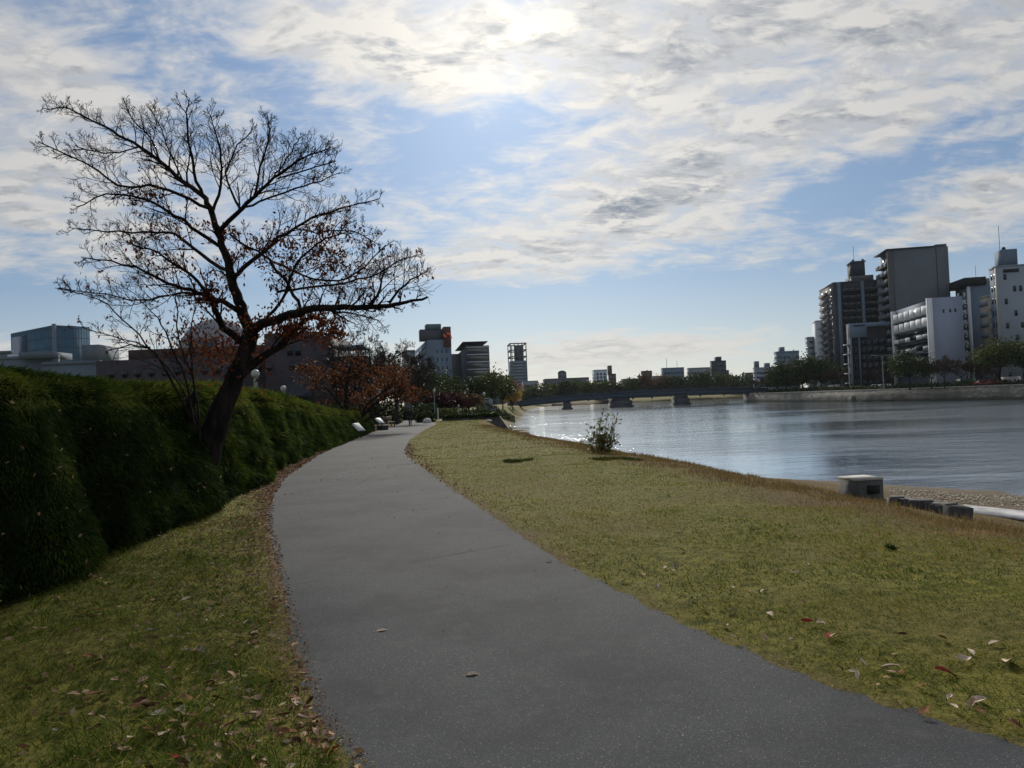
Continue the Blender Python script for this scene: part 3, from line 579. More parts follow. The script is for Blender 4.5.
for pxx, wd in ((567.5,2.6),(622,7.5),(683,4.6)):
    X_ = PX(pxx,400,YB)[0]; mb = MB(); mb.box((X_,YB+4.5,-2.2), (wd,11,3.4+.0)); mb.box((X_,YB+4.5,dz_(X_)-2.75), (wd*.8,9.5,1.0+abs(dz_(X_)-2.0))); mb.box((X_,YB+4.5,-3.), (wd+1,12.5,1.2)); mb.build('pier', M_PIER, t)
MB().box((bx1+2,YB+4.5,-1.2),(5,11,4.2)).build('abutment', M_PIER, t); MB().box((bx0-3,YB+4.5,-1.2),(4,11,3.6)).build('abutment', M_PIER, t)
# ------------------------------------------------------------ trees
M_BARK = mat('bark', (.019,.016,.015), .95, .5, 7., 1., 26, spec=.06, stretch=(1,1,.3)); M_BARKG = mat('bark_grey', (.028,.025,.025), .95, .3, 3., spec=.03)
L_DG = leafmat('leaf_dark_green', [(.010,.020,.006),(.024,.040,.012),(.045,.060,.018)]); L_MG = leafmat('leaf_mid_green', [(.018,.034,.008),(.045,.065,.016),(.085,.085,.02)])
L_OR = leafmat('leaf_orange', [(.08,.024,.012),(.18,.058,.018),(.25,.10,.032),(.09,.035,.016)]); L_RD = leafmat('leaf_crimson', [(.020,.009,.009),(.045,.012,.014),(.032,.017,.015)])
L_YL = leafmat('leaf_yellow', [(.22,.13,.02),(.40,.26,.05),(.16,.08,.02)]); L_BR = leafmat('leaf_brown', [(.04,.028,.016),(.07,.045,.025),(.10,.055,.025)])
def branch(acc, p0, d, L, r, lvl, rng, up=.15, kids=4, seg=4, minr=.004, tips=None, spread=.75, lenf=.6, endf=.35):
    p = np.array(p0, float); d = unit(d); pts = [p]; n_ = seg if lvl > 0 else 3
    for i in range(n_):
        d = unit(d+rng.normal(size=3)*.10+np.array((0,0,up*.35))); p = p+d*L/n_; pts.append(p)
    rad = np.linspace(r, max(minr, r*endf), len(pts)); acc.append((np.array(pts), rad, 6 if r > .05 else (4 if r > .015 else 3)))
    if tips is not None and lvl <= 1: tips.extend([(q, unit(d)) for q in pts[1:]])
    if lvl <= 0: return
    P_ = np.array(pts)
    for i in range(kids):
        f = .22+.78*(i+rng.random()*.7)/kids; f = min(f, .98); k = f*(len(pts)-1); a = int(k); q = P_[a]*(1-(k-a))+P_[min(a+1,len(pts)-1)]*(k-a)
        t_ = unit(P_[min(a+1,len(pts)-1)]-P_[a]); s_ = unit(np.cross(t_, rng.normal(size=3))); nd = unit(t_*(1-.35*spread)+s_*spread+np.array((0,0,up)))
        branch(acc, q, nd, L*lenf*(1.1-.55*f)*(.8+.4*rng.random()), max(minr, r*(1-(1-endf)*f)*.55), lvl-1, rng, up, kids, seg, minr, tips, spread, lenf, endf)
def tubes(acc, name, m, parent, smooth=True):
    mb = MB()
    for pts, rad, n_ in acc: V, F = tube(pts, rad, n_); mb.add(V, F)
    return mb.build(name, m, parent, smooth=smooth)
def leafy(name, label, loc, h, cw, ch, lm, nl, ls, seed=0, clumps=26, group=None, cat='tree', lean=(0,0), minr=.03, trunk=.12, droop=0., low=.25, bark=None, tw=1.):
    rng = np.random.default_rng(seed+100); x0, y0, z0 = loc; t = thing(name, label, cat, (x0,y0,z0), group)
    base = np.array(loc, float); cc = base+np.array((lean[0], lean[1], h-ch/2)); cl = []; acc = []
    top = base+np.array((lean[0]*.5, lean[1]*.5, max(h-ch*.9, h*.25)))
    acc.append((np.array([base-(0,0,.3), base*.5+top*.5+rng.normal(size=3)*.03*h, top]), np.array([trunk*1.3, trunk, trunk*.8]), 7))
    for i in range(clumps):
        v = unit(rng.normal(size=3)); rr_ = rng.random()**.45
        v[2] = v[2] if v[2] > -.5 else -v[2]*.3
        c = cc+v*np.array((cw/2,cw/2,ch/2))*rr_*(.8+.25*rng.random()); cl.append(c)
        midp = top*.45+c*.55+rng.normal(size=3)*.05*h; acc.append((np.array([top, midp, c]), np.array([trunk*.55, trunk*.3, minr]), 4))
    tubes(acc, 'trunk', bark or M_BARK, t)
    w_ = rng.random(clumps)+.5; w_ /= w_.sum(); idx = rng.choice(clumps, nl, p=w_); sz = min(cw,ch)*.16*tw
    P_ = np.array(cl)[idx]+rng.normal(size=(nl,3))*sz*(.7+.6*rng.random(clumps))[idx][:,None]*np.array((1,1,.75))
    P_ = P_[P_[:,2] > z0+h*low*.4]; V, F, rn = leaves(P_, ls, .7, rng=rng, droop=droop)
    cshift = rng.normal(size=clumps)*.0
    mk('crown', V, F, lm, t, rnd=rn); return t
def bare(name, label, loc, h, seed=0, lvl=3, kids=5, trunk=.16, spread=.8, bark=None, dirs=5, minr=.012, leafm=None, nleaf=0, ls=.1, group=None, tilt=(0,0), th=.28):
    rng = np.random.default_rng(seed+300); t = thing(name, label, 'tree', loc, group); base = np.array(loc, float); acc = []; tips = []
    top = base+np.array((tilt[0], tilt[1], h*th)); acc.append((np.array([base-(0,0,.3), (base+top)/2+rng.normal(size=3)*.05, top]), np.array([trunk*1.25,trunk,trunk*.85]), 7))
    for i in range(dirs):
        a = 2*math.pi*(i+rng.random()*.5)/dirs; d = np.array((math.cos(a)*.75, math.sin(a)*.75, .55+.5*rng.random()))
        branch(acc, top, d, h*.52, trunk*.6, lvl, rng, .12, kids, 4, minr, tips, spread)
    tubes(acc, 'trunk', bark or M_BARK, t)
    if leafm and tips:
        q = np.array([p for p,_ in tips]); P_ = q[rng.integers(0,len(q),nleaf)]+rng.normal(size=(nleaf,3))*.10
        V, F, rn = leaves(P_, ls, .6, rng=rng, droop=.6); mk('crown', V, F, leafm, t, rnd=rn)
    return t
def at(px, D, z=None):
    p = PX(px, 392, D); return (p[0], D, gz(p[0], D) if z is None else z)
# far bank row, right (z .15)
rt = [(787,262,9.5,15,8.5,'dense dark evergreen tree nearest the bridge on the far bank'),(803,255,11.5,15,9.5,'tall dark evergreen tree second in the far bank row'),(822,250,11.5,15,9.5,'dark evergreen tree in front of the slim white block'),
      (777,272,7,8,5,'small dark evergreen tree next to the bare bushes by the bridge')]
for i,(px,D,h,cw,ch,lb) in enumerate(rt): leafy('evergreen_tree', lb, at(px,D,.15), h, cw, ch*1.08, L_DG, 6500, .60, i, 34, 'evergreen trees on the far bank', minr=.06, trunk=.22)
leafy('evergreen_tree', 'wide evergreen tree in front of the white balcony building', at(910,186,.15), 9.2, 12, 7.2, L_DG, 4200, .5, 21, 24, 'evergreen trees on the far bank', minr=.06, trunk=.2, tw=.85)
leafy('evergreen_tree', 'big bright green spreading tree at the right picture edge of the far bank', at(1002,172,.15), 11, 14, 7.5, L_MG, 6000, .42, 22, 34, 'evergreen trees on the far bank', minr=.06, trunk=.3)
leafy('evergreen_tree', 'dark green tree leaning out of the right edge behind the bright green one', at(1026,165,.15), 9, 9, 6, L_DG, 2600, .45, 23, 20, 'evergreen trees on the far bank', minr=.06, trunk=.22)  # same dark green leaf colour as most of the row
for i,(px,D,h,lb) in enumerate([(932,184,8,'bare tree standing in front of the white corner pier'),(945,180,8.5,'bare purple brown tree below the blank white side wall'),(962,182,8,'bare purple brown tree in front of the white stepped tower'),(982,178,7.5,'thin bare tree just left of the bright green spreading tree'),
       (834,236,8,'bare brown tree below the dark apartment tower'),(852,228,7.5,'bare brown tree in front of the black glass building'),(868,222,7,'small bare tree right of the embankment steps'),(884,210,7.5,'bare tree under the tall grey tower'),
       (757,276,6.5,'bare reddish bush tree at the bridge end of the far bank'),(768,272,7,'bare brown bush tree beside the first evergreen of the far bank')]):
    bare('bare_tree', lb, at(px,D,.15), h, i, 3, 5, .13, .8, M_BARKG, 5, .035, L_BR, 700, .3, 'bare trees on the far bank')
mb = MB(); rng = np.random.default_rng(5); Yh = rng.uniform(150,272,5200); Xh = np.interp(Yh,WLY,WLX)+rng.uniform(2.6,5,5200); V,F,rn = leaves(np.stack([Xh,Yh,.1+rng.random(5200)*(.9+.5*vnoise(Yh,0*Yh,9,4))],1), .55, .7, rng=rng)
o = mk('hedge', V, F, L_DG, rnd=rn, org=(112,170,.1)); props(o, 'low dark clipped hedge running along the top of the far stone wall', 'hedge')
# far shore woods beyond bridge
def woods(name, label, xs_, ys_, hs_, lm, nl, ls, seed):
    rng = np.random.default_rng(seed); k = len(xs_); c = rng.integers(0,k,nl); hx = np.array(hs_)[c]
    v = rng.normal(size=(nl,3)); v /= np.linalg.norm(v,axis=1)[:,None]; v *= (rng.random(nl)**.4)[:,None]; v[:,2] = np.abs(v[:,2])*1.0
    P_ = np.stack([np.array(xs_)[c]+v[:,0]*hx*.62, np.array(ys_)[c]+v[:,1]*hx*.6, -.6+hx*(.18+.80*v[:,2])],1)
    V,F,rn = leaves(P_, ls, .8, rng=rng); o = mk(name, V, F, lm, rnd=rn, org=(xs_[0],ys_[0],-1)); props(o, label, 'wood', kind='stuff')
rng = np.random.default_rng(9)
def wl(p0, p1, D, n_): return [PX(p0+(p1-p0)*(i+rng.random()*.6)/n_, 392, D)[0] for i in range(n_)], [D+rng.uniform(-8,8) for _ in range(n_)]
a, b_ = wl(525,612,452,17); woods('far_woods', 'mid green woods behind the left half of the bridge', a, b_, [rng.uniform(10,13.5) for _ in a], L_MG, 9000, 1.3, 1)
a, b_ = wl(596,748,456,24); woods('far_woods', 'dark green woods on the far shore behind the right half of the bridge', a, b_, [rng.uniform(10.5,13.8) for _ in a], L_DG, 15000, 1.2, 2)
for i,(px,D,h,cw,lm,lb) in enumerate([(652,448,13.5,21,L_BR,'large round brown tree crown above the middle of the bridge'),(676,449,12.5,14,L_DG,'dark round tree right of the large brown crown'),(700,447,13.5,19,L_DG,'dark green round tree crown above the right pier'),(724,449,12,15,L_MG,'olive tree left of the right bridge end'),(566,448,12,11,L_DG,'dark pointed tree behind the left bridge pier'),(633,449,11.5,13,L_MG,'olive green tree left of the large brown crown'),(588,449,12,12,L_MG,'pale green tree in front of the white and navy slab block')]):
    leafy('riverside_tree', lb, at(px,D,-.8), h, cw, h*.8, lm, 2400, 1.15, 40+i, 22, 'round trees behind the bridge', minr=.2, trunk=.4)
# left bank beyond the quay
for (px,D,h,cw,ch,lm,lb,nm) in [(492,175,10.0,9,8,L_MG,'tall rounded green tree right of the striped office','green_tree'),(477,170,7.5,7,6,L_DG,'dark domed evergreen in front of the striped office','evergreen_tree'),(502,190,8,6,6.5,L_DG,'dark evergreen at the river end of the left bank','evergreen_tree'),
      (512,215,6.6,4.4,5.6,L_YL,'small bright yellow autumn tree by the left end of the bridge','autumn_tree'),(510,240,9,5,6,L_OR,'rusty brown tree top behind the yellow tree','autumn_tree'),(437,120,3.6,5.,2.6,L_RD,'crimson shrub tree left of the lawn lamp','autumn_tree'),(452,125,3.5,5.,2.6,L_RD,'dark crimson shrub tree behind the quay hedge','autumn_tree'),(468,130,3.4,4.6,2.6,L_BR,'low dull brown tree beside the dark evergreen','autumn_tree'),
      (428,135,9.2,9,7,L_DG,'dark green pine like tree below the emblem tower','evergreen_tree'),(445,150,8,9,6,L_DG,'dark green tree in front of the striped office side','evergreen_tree'),(415,128,6.5,8,5,L_DG,'dark green tree behind the walking person','evergreen_tree'),
      (400,150,11,11,8,L_BR,'brown thinning tree above the walking person','autumn_tree'),(383,140,11.5,12,9,L_BR,'brown grey thinning tree left of the emblem tower','autumn_tree')]:
    leafy(nm, lb, at(px,D), h, cw, ch, lm, 2600 if D > 118 else 2000, .38 if D < 160 else .5, int(px), 24, None, minr=.04, trunk=.16)
rng = np.random.default_rng(15)
for (px0,px1,D,h,lb) in [(455,500,118,1.1,'long low clipped hedge behind the stone quay'),(476,514,150,1.5,'dark low shrubs on the bank near the bridge'),(432,455,105,1.3,'rounded shrubs beside the white lamp post on the left bank'),(417,433,84,1.0,'dark shrub clump around the white boulder'),(325,400,84,2.3,'tall dark hedge closing the view behind the orange trees'),(398,436,104,2.0,'dark green hedge beyond the bend of the path')]:
    n_ = int(1500*max(1,h/1.3)*max(1,(px1-px0)/55)); a, c = PX(px0,400,D)[0], PX(px1,400,D)[0]; X_ = rng.uniform(a,c,n_); Y_ = D+rng.uniform(-1.5,1.5,n_); Z_ = ground(X_,Y_,False)+rng.random(n_)*h*(.7+.5*vnoise(X_,Y_,1.6,8))
    V,F,rn = leaves(np.stack([X_,Y_,Z_],1), .3, .7, rng=rng); o = mk('shrub_row', V, F, L_DG if D != 105 else L_MG, rnd=rn, org=((a+c)/2,D,gz((a+c)/2,D))); props(o, lb, 'shrubs')
# embankment trees: foreground group left of path
bare('bare_tree', 'big bare grey cherry tree behind the orange one, left of the path', at(366,62), 9.3, 61, 4, 5, .2, .85, M_BARKG, 6, .012, L_OR, 250, .11)
bare('bare_tree', 'spreading bare cherry tree further down the path on the left', at(396,78), 9.4, 62, 4, 5, .2, .85, M_BARKG, 6, .016, L_BR, 500, .15)
bare('bare_tree', 'leafless cherry tree beside the walking person', at(378,92), 9.6, 63, 4, 5, .2, .85, M_BARKG, 6, .018, L_BR, 500, .15)
# ------------------------------------------------------------ hedge along the path
HB = np.array([GP(*p)[:2] for p in [(0,603),(70,585),(150,541),(230,500),(300,460),(340,444),(372,431.5)]])
HB = np.vstack([[HB[0,0]+.3,-3.],[HB[0,0]+.05,3.],HB, [HB[-1,0]-3.5,HB[-1,1]+16]])
_s = np.concatenate([[0],np.cumsum(np.linalg.norm(np.diff(HB,axis=0),axis=1))]); HLEN = _s[-1]
def hbase(s): return np.stack([np.interp(s,_s,HB[:,0]), np.interp(s,_s,HB[:,1])],-1)
def hsurf(s, t):                          # t 0..1 : front foot -> front top -> top -> back top
    s = np.asarray(s,float); t = np.asarray(t,float); b = hbase(s); e = .4; d = hbase(s+e)-hbase(s-e); d /= np.linalg.norm(d,axis=-1)[...,None]+1e-9
    N = np.stack([d[...,1], -d[...,0]],-1)                  # outward, towards the path
    Y = b[...,1]; H = np.interp(Y,[0,6,9,12,17,24,30,36,52,75],[2.12,2.08,2.04,2.06,2.20,2.12,1.85,1.55,1.35,1.2])
    back = np.interp(t,[0,.06,.25,.45,.55,.62,.70,1.],[.10,.0,.13,.36,.58,.80,1.1,2.3]); hh = np.interp(t,[0,.06,.25,.45,.55,.62,.70,1.],[0,.10,.44,.80,.93,.985,1.,.97])
    lump = .20*(vnoise(s,t*5,1.5,31)-.5)+.16*(vnoise(s,t*9,.55,32)-.5)
    notch = .22*np.exp(-((Y-8.1)/.42)**2)*np.clip(1.5-t*1.6,0,1)+.35*np.exp(-((Y-11.5)/.8)**2)*np.clip((t-.28)/.15,-.9,1)+.22*np.exp(-((Y-19)/.8)**2)-.22*np.exp(-((Y-15.3)/1.6)**2)-.12*np.exp(-((Y-6.2)/1.1)**2)
    off = back+np.where(t < .66, notch+lump, 0)
    z = ground(b[...,0],b[...,1],False)+H*hh+np.where(t>.4,.10*(vnoise(s,0*s,.9,33)-.5)+.08*(vnoise(s,t*4,.35,34)-.5),0)
    P_ = b-N*off[...,None]; return np.concatenate([P_, z[...,None]],-1), N
ss = np.linspace(0,HLEN,420); ts = np.concatenate([np.linspace(0,.7,22),[.85,1.]]); A_,B_ = np.meshgrid(ss,ts,indexing='ij'); P_,_ = hsurf(A_,B_)
P_[...,2] -= .05; P_ = P_-np.concatenate([hsurf(A_,B_)[1]*.07, np.zeros(A_.shape+(1,))],-1); Pf = P_.reshape(-1,3); k = len(ts); back_ = P_[:,-1].copy(); back_[:,2] = -.9
i_ = (np.arange(len(ss)-1)[:,None]*k+np.arange(k-1)[None,:]).ravel(); F1 = np.stack([i_,i_+k,i_+k+1,i_+1],1); nb = len(Pf); q = np.arange(len(ss)-1)
F2 = np.stack([q*k+k-1,(q+1)*k+k-1,nb+q+1,nb+q],1)
ht = thing('hedge','long dark green overhanging hedge bank lining the left side of the path','hedge',(HB[3,0],HB[3,1],0))
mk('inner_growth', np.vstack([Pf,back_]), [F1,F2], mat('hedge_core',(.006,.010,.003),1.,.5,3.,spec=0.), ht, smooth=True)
rng = np.random.default_rng(44); n_ = 230000
s_ = _s[1]+(HLEN-_s[1])*rng.random(n_*2)**2.0; Yb = hbase(s_)[:,1]
t_ = rng.random(n_*2)*.80; keep = rng.random(n_*2) < .5; s_, t_, Yb = s_[keep], t_[keep], Yb[keep]
P_,N_ = hsurf(s_,t_); P_ = P_+np.concatenate([N_,np.zeros((len(s_),1))],1)*(rng.random(len(s_))*.09-.02)[:,None]; P_[:,2] += rng.random(len(s_))*.04
dirs = np.concatenate([N_*.55, np.full((len(s_),1),-.85)],1)+np.stack([.25*np.ones(len(s_)), -.25*np.ones(len(s_)), np.zeros(len(s_))],1)
upm = t_ > .5; dirs[upm,2] = .15
sw = np.stack([vnoise(s_,t_*6,.5,35)-.5, vnoise(s_,t_*6,.5,36)-.5, 0*s_],1)*1.0; dirs = dirs+sw
sz = .085*np.clip(Yb/9,.75,3.2); V,F,rn = leaves(P_, sz, .12, dirs, 0, rng, .30)
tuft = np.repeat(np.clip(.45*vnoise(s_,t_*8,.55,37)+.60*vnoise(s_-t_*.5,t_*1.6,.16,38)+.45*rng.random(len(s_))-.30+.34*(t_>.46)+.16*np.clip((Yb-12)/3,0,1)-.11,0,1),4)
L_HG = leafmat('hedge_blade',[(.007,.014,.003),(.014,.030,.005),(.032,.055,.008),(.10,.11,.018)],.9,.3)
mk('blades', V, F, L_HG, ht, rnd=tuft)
# pale dead leaves and small flowers caught in the hedge are part of its look
n_ = 900; s_ = _s[1]+(HLEN-_s[1])*rng.random(n_)**1.6; t_ = rng.random(n_)*.68; P_,N_ = hsurf(s_,t_); P_ = P_+np.concatenate([N_,np.zeros((n_,1))],1)*.09
V,F,rn = leaves(P_, .05, .55, rng=rng); mk('dead_leaves', V, F, leafmat('dead_leaf',[(.10,.05,.025),(.22,.15,.08),(.34,.28,.18)],.8,.1), ht, rnd=rn)['kind'] = 'stuff'
# ------------------------------------------------------------ the cherry tree
rng = np.random.default_rng(12); TD = 12.6
def Z8(q): return (20+q[0]*.4297, 60+q[1]*.4297)
def limb(pts, d0, d1, r0, r1, zoom=True, sub=3):
    """traced limb: picture points, distance goes from TD+d0 to TD+d1"""
    n_ = len(pts); P_ = np.array([PX(*(Z8(p) if zoom else p), TD+d0+(d1-d0)*i/(n_-1)) for i, p in enumerate(pts)])
    m_ = (n_-1)*sub+1; tt_ = np.arange(m_)/sub; i0 = np.minimum(tt_.astype(int), n_-2); f = (tt_-i0)[:,None]
    Pm, Pp = P_[np.maximum(i0-1,0)], P_[np.minimum(i0+2,n_-1)]; a, b_ = P_[i0], P_[i0+1]
    C = .5*((2*a)+(-Pm+b_)*f+(2*Pm-5*a+4*b_-Pp)*f*f+(-Pm+3*a-3*b_+Pp)*f**3); C[1:-1] += rng.normal(size=(m_-2,3))*.012
    return C, np.linspace(r0,r1,m_)
base = PX(205,500,TD); base[2] = gz(base[0],base[1])
ct = thing('cherry_tree','large nearly bare cherry tree leaning out of the hedge with a few rusty leaves','tree',base)
trunk_px = [(196,500),(203,465),(214,430),(225,402),(236,376),(245,352),(251,332)]
LB = []
tp,_ = limb(trunk_px,0,0,.2,.2,False); tr_ = np.interp(np.linspace(0,1,len(tp)),[0,.15,.35,.6,.8,1],[.34,.26,.205,.16,.135,.14]); LB.append((tp,tr_,14,0))
LM = [ # points, depth0, depth1, r0, r1
 ([(536,632),(560,617),(600,602),(650,588),(700,576),(780,574),(860,572),(895,565),(948,552)],0,-1.6,.092,.016),
 ([(498,745),(545,705),(600,668),(645,625),(680,600),(715,612)],-.1,.8,.085,.02),
 ([(540,640),(520,592),(504,545),(488,492),(471,430),(460,395)],0,.1,.105,.052),
 ([(460,395),(440,345),(425,315),(380,283),(330,240),(280,202),(230,176),(170,142),(110,112),(52,112)],.1,1.6,.055,.008),
 ([(425,315),(404,260),(395,200),(388,140),(393,92)],.15,-.5,.03,.006),
 ([(448,355),(466,290),(470,230),(454,162),(443,128)],.15,.9,.028,.006),
 ([(462,400),(500,360),(545,318),(590,276),(650,232),(722,204)],.1,-1.3,.045,.007),
 ([(545,318),(560,250),(580,185),(576,128)],-.4,.2,.022,.006),
 ([(512,345),(482,282),(492,225),(542,160)],-.2,.9,.024,.006),
 ([(492,505),(540,470),(585,430),(640,390),(700,360),(760,342),(838,322)],0,1.6,.042,.006),
 ([(655,590),(640,545),(608,500),(570,455),(520,432),(488,405)],-.5,.1,.03,.016),
 ([(524,592),(472,562),(430,546),(380,532),(320,510),(240,475),(150,460)],0,-1.5,.048,.006),
 ([(484,490),(420,452),(360,405),(290,400),(200,398),(112,390)],.05,1.5,.036,.006),
 ([(462,432),(400,390),(340,350),(280,322),(200,312),(132,342)],.1,-1.2,.034,.006),
 ([(440,345),(370,312),(300,292),(230,290),(150,240),(42,190)],.15,-1.8,.03,.006),
 ([(810,575),(838,530),(846,482)],-1.0,-.9,.03,.008),([(860,565),(895,522),(935,496)],-1.2,-1.9,.022,.006),
 ([(600,540),(660,530),(760,516),(830,500),(890,466),(935,452)],.3,1.4,.026,.006),([(588,470),(660,500),(740,512),(800,482),(852,430)],.4,-.6,.024,.006),
 ([(512,655),(474,620),(452,580),(438,545)],0,-.8,.07,.03),([(438,545),(400,500),(352,470),(300,440),(250,430)],-.8,-1.8,.028,.006),
 ([(560,620),(610,560),(640,480),(690,430),(760,400)],-.2,-1.6,.03,.006),([(700,576),(760,590),(835,606)],-.7,-1.3,.02,.006),
 ([(645,625),(700,640),(740,636)],.7,.9,.018,.006),([(510,350),(560,330),(640,300),(700,280),(745,262)],-.1,1.3,.024,.006),
 ([(330,240),(300,180),(262,140),(240,90)],.6,.3,.016,.005),([(380,283),(352,220),(330,160),(300,110)],.4,1.2,.016,.005),
 ([(600,276),(640,262),(690,250),(735,235)],-.8,-1.6,.014,.005),([(590,276),(612,240),(640,200),(652,180)],-.7,.1,.014,.005),
 ([(280,202),(230,215),(180,215),(130,200)],.8,.1,.014,.005),([(640,390),(690,400),(770,395),(835,430)],.8,.1,.016,.005),
 ([(432,548),(350,545),(280,560),(200,545),(90,530)],-.6,.8,.022,.005)]
acc = [(LB[0][0],LB[0][1],14)]; tips = []
def grow_on(C, rad, first, step, Lk, lvl, kids):
    seg = np.linalg.norm(np.diff(C,axis=0),axis=1); cs = np.r_[0,np.cumsum(seg)]; L = cs[-1]; s0 = L*first; side = 1
    while s0 < L:
        i = min(np.searchsorted(cs,s0)-1,len(C)-2); i = max(i,0); f = (s0-cs[i])/(seg[i]+1e-9); p = C[i]*(1-f)+C[i+1]*f; r = rad[i]
        t_ = unit(C[i+1]-C[i]); view = unit(p-np.array((0,0,1.5))); pr = unit(np.cross(t_,view))*side; side = -side
        nd = unit(t_*.95+pr*rng.uniform(.3,.9)+view*rng.normal()*.5+np.array((0,0,.22)))
        branch(acc, p, nd, Lk*rng.uniform(.6,1.15)*max(.36,1.3-1.0*s0/L), min(max(.008,r*.5),.02), lvl, rng, .12, kids, 4, .0030, tips, .75, .60, .3); s0 += step*rng.uniform(.6,1.4)
    tips.extend([(q,None) for q in C[len(C)//3:]])
for pts,d0,d1,r0,r1 in LM:
    C, rad = limb(pts,d0,d1,r0,max(r1,.008)); acc.append((C,rad,10 if r0 > .04 else 6)); big = r0 > .06
    grow_on(C, rad, .35 if big else .22, .125 if not big else .17, .66, 2, 5)
# stray stub near the foot of the trunk
C,rad = limb([(199,470),(192,440),(190,405),(196,392)],-.2,-.3,.15,.05,False); acc.append((C,rad,8))
tubes(acc, 'trunk', M_BARK, ct)
TP = np.array([p for p,_ in tips])
pxy = []                                  # density of the remaining leaves, in the tree's own space
Cc = [(PX(350,330,TD)*0,0)]
def dens_(P_):
    out = np.zeros(len(P_))
    for (a,b_,sa,sb,w_) in [(205,215,34,30,.16),(180,205,22,22,.16),(300,235,40,22,.30),(322,262,36,26,.36),(240,260,60,30,.16),(290,325,42,14,1.0),(225,350,32,20,1.4),(262,318,30,16,1.0),(320,325,22,9,.6),(160,230,14,14,.16),(395,300,30,15,.10),(230,300,40,25,.35)]:
        c = PX(a,b_,TD); out += w_*np.exp(-((P_[:,0]-c[0])/(sa/740*TD))**2-((P_[:,2]-c[2])/(sb/740*TD))**2)
    return out
dn = dens_(TP); pk = rng.choice(len(TP), 4200, p=dn/dn.sum()); LPt = TP[pk]+rng.normal(size=(4200,3))*.045
for (a,b_,sa,sb,n_) in [(226,352,20,14,700),(203,340,18,12,420),(285,328,26,7,300),(325,335,14,4,90),(255,322,22,10,200)]:
    c = PX(a,b_,TD); LPt = np.vstack([LPt, c+rng.normal(size=(n_,3))*np.array((sa/740*TD,.45,sb/740*TD))])
V,F,rn = leaves(LPt, .070, .50, rng=rng, droop=1.3)
mk('crown', V, F, leafmat('cherry_leaf',[(.03,.008,.005),(.07,.015,.009),(.11,.028,.012),(.15,.055,.016),(.04,.035,.010)],.7,.3), ct, rnd=rn)
# slim second tree growing from the hedge
base2 = PX(192,470,12.0); base2[2] = gz(base2[0],base2[1])
st = thing('slim_tree','slim many stemmed sapling growing out of the hedge just left of the big trunk','tree',base2)
acc = []; tips = []
TDs = TD; TD = 12.0
for pts,d1 in [([(200,440),(196,395),(180,340),(176,300),(172,262)],.3),([(196,430),(188,385),(168,340),(158,318),(140,300)],-.5),([(192,420),(170,378),(148,345),(122,318),(100,300),(55,288)],-.9),([(198,430),(184,390),(150,350),(110,335),(72,326)],.9),([(196,400),(192,360),(190,330),(196,305)],.6),([(150,348),(130,345),(105,352)],-.5)]:
    C,rad = limb(pts,0,d1,.020,.005,False); acc.append((C,rad,6)); grow_on(C,rad,.3,.2,.55,2,3)
TD = TDs; tubes(acc,'trunk',M_BARK,st); TP = np.array([p for p,_ in tips]); ok = [i for i in range(len(TP)) if True]
LPt = TP[rng.integers(0,len(TP),130)]+rng.normal(size=(130,3))*.03; V,F,rn = leaves(LPt,.065,.5,rng=rng,droop=1.); mk('crown',V,F,MATS['cherry_leaf'],st,rnd=rn)
# orange cherry and companions by the info boards
def orange(label, loc, trunks, tips_n, h, seed, nleaf, ls, cw, lm, nm='cherry_tree'):
    rng = np.random.default_rng(seed); t = thing(nm,label,'tree',loc); acc = []; tips = []
    for pts, r0, r1 in trunks:
        P_ = np.array([PX(*p) for p in pts]); 
        m_ = 12; u = np.linspace(0,len(P_)-1,m_); C = np.stack([np.interp(u,np.arange(len(P_)),P_[:,j]) for j in range(3)],1); acc.append((C,np.linspace(r0,r1,m_),8))
        for f in np.linspace(.35,1,7):
            i = int(f*(m_-1)); i = min(i,m_-2); tdir = unit(C[i+1]-C[i]); d = unit(tdir*.7+rng.normal(size=3)*.55+np.array((0,0,.15)))
            branch(acc, C[i], d, cw*.33*rng.uniform(.7,1.2), r1*1.1, 3, rng, .05, 4, 4, .010, tips, .85)
    tubes(acc,'trunk',M_BARK,t); q = np.array([p for p,_ in tips]); P_ = q[rng.integers(0,len(q),nleaf)]+rng.normal(size=(nleaf,3))*.13
    P_ = P_[(P_[:,2] > 1.62)|(P_[:,0] < -9.6)]; V,F,rn = leaves(P_, ls, .6, rng=rng, droop=.7); mk('crown',V,F,lm,t,rnd=rn); return t
o1 = at(344,46); orange('orange leaved cherry tree with a dark upright trunk beside the tilted white board', o1,
  [([(345,432,46),(346,410,46),(347,385,46),(350,366,46)],.19,.08),([(346,412,46),(330,392,45.5),(318,380,45)],.07,.03),([(347,400,46),(362,380,46.5),(372,366,47)],.06,.03)], 0, 5, 71, 1700, .13, 4.6, L_OR)
o2 = at(358,50); orange('low orange cherry tree leaning far out over the path towards the walking person', o2,
  [([(357,432,50),(360,418,50),(375,403,50),(390,394,50.5),(404,388,51)],.17,.05),([(360,420,50),(366,405,50),(383,392,49.5),(400,380,49)],.11,.04),([(360,425,50),(378,412,50),(392,403,50),(402,399,50)],.08,.03)], 0, 5, 72, 2700, .13, 4.8, L_OR)
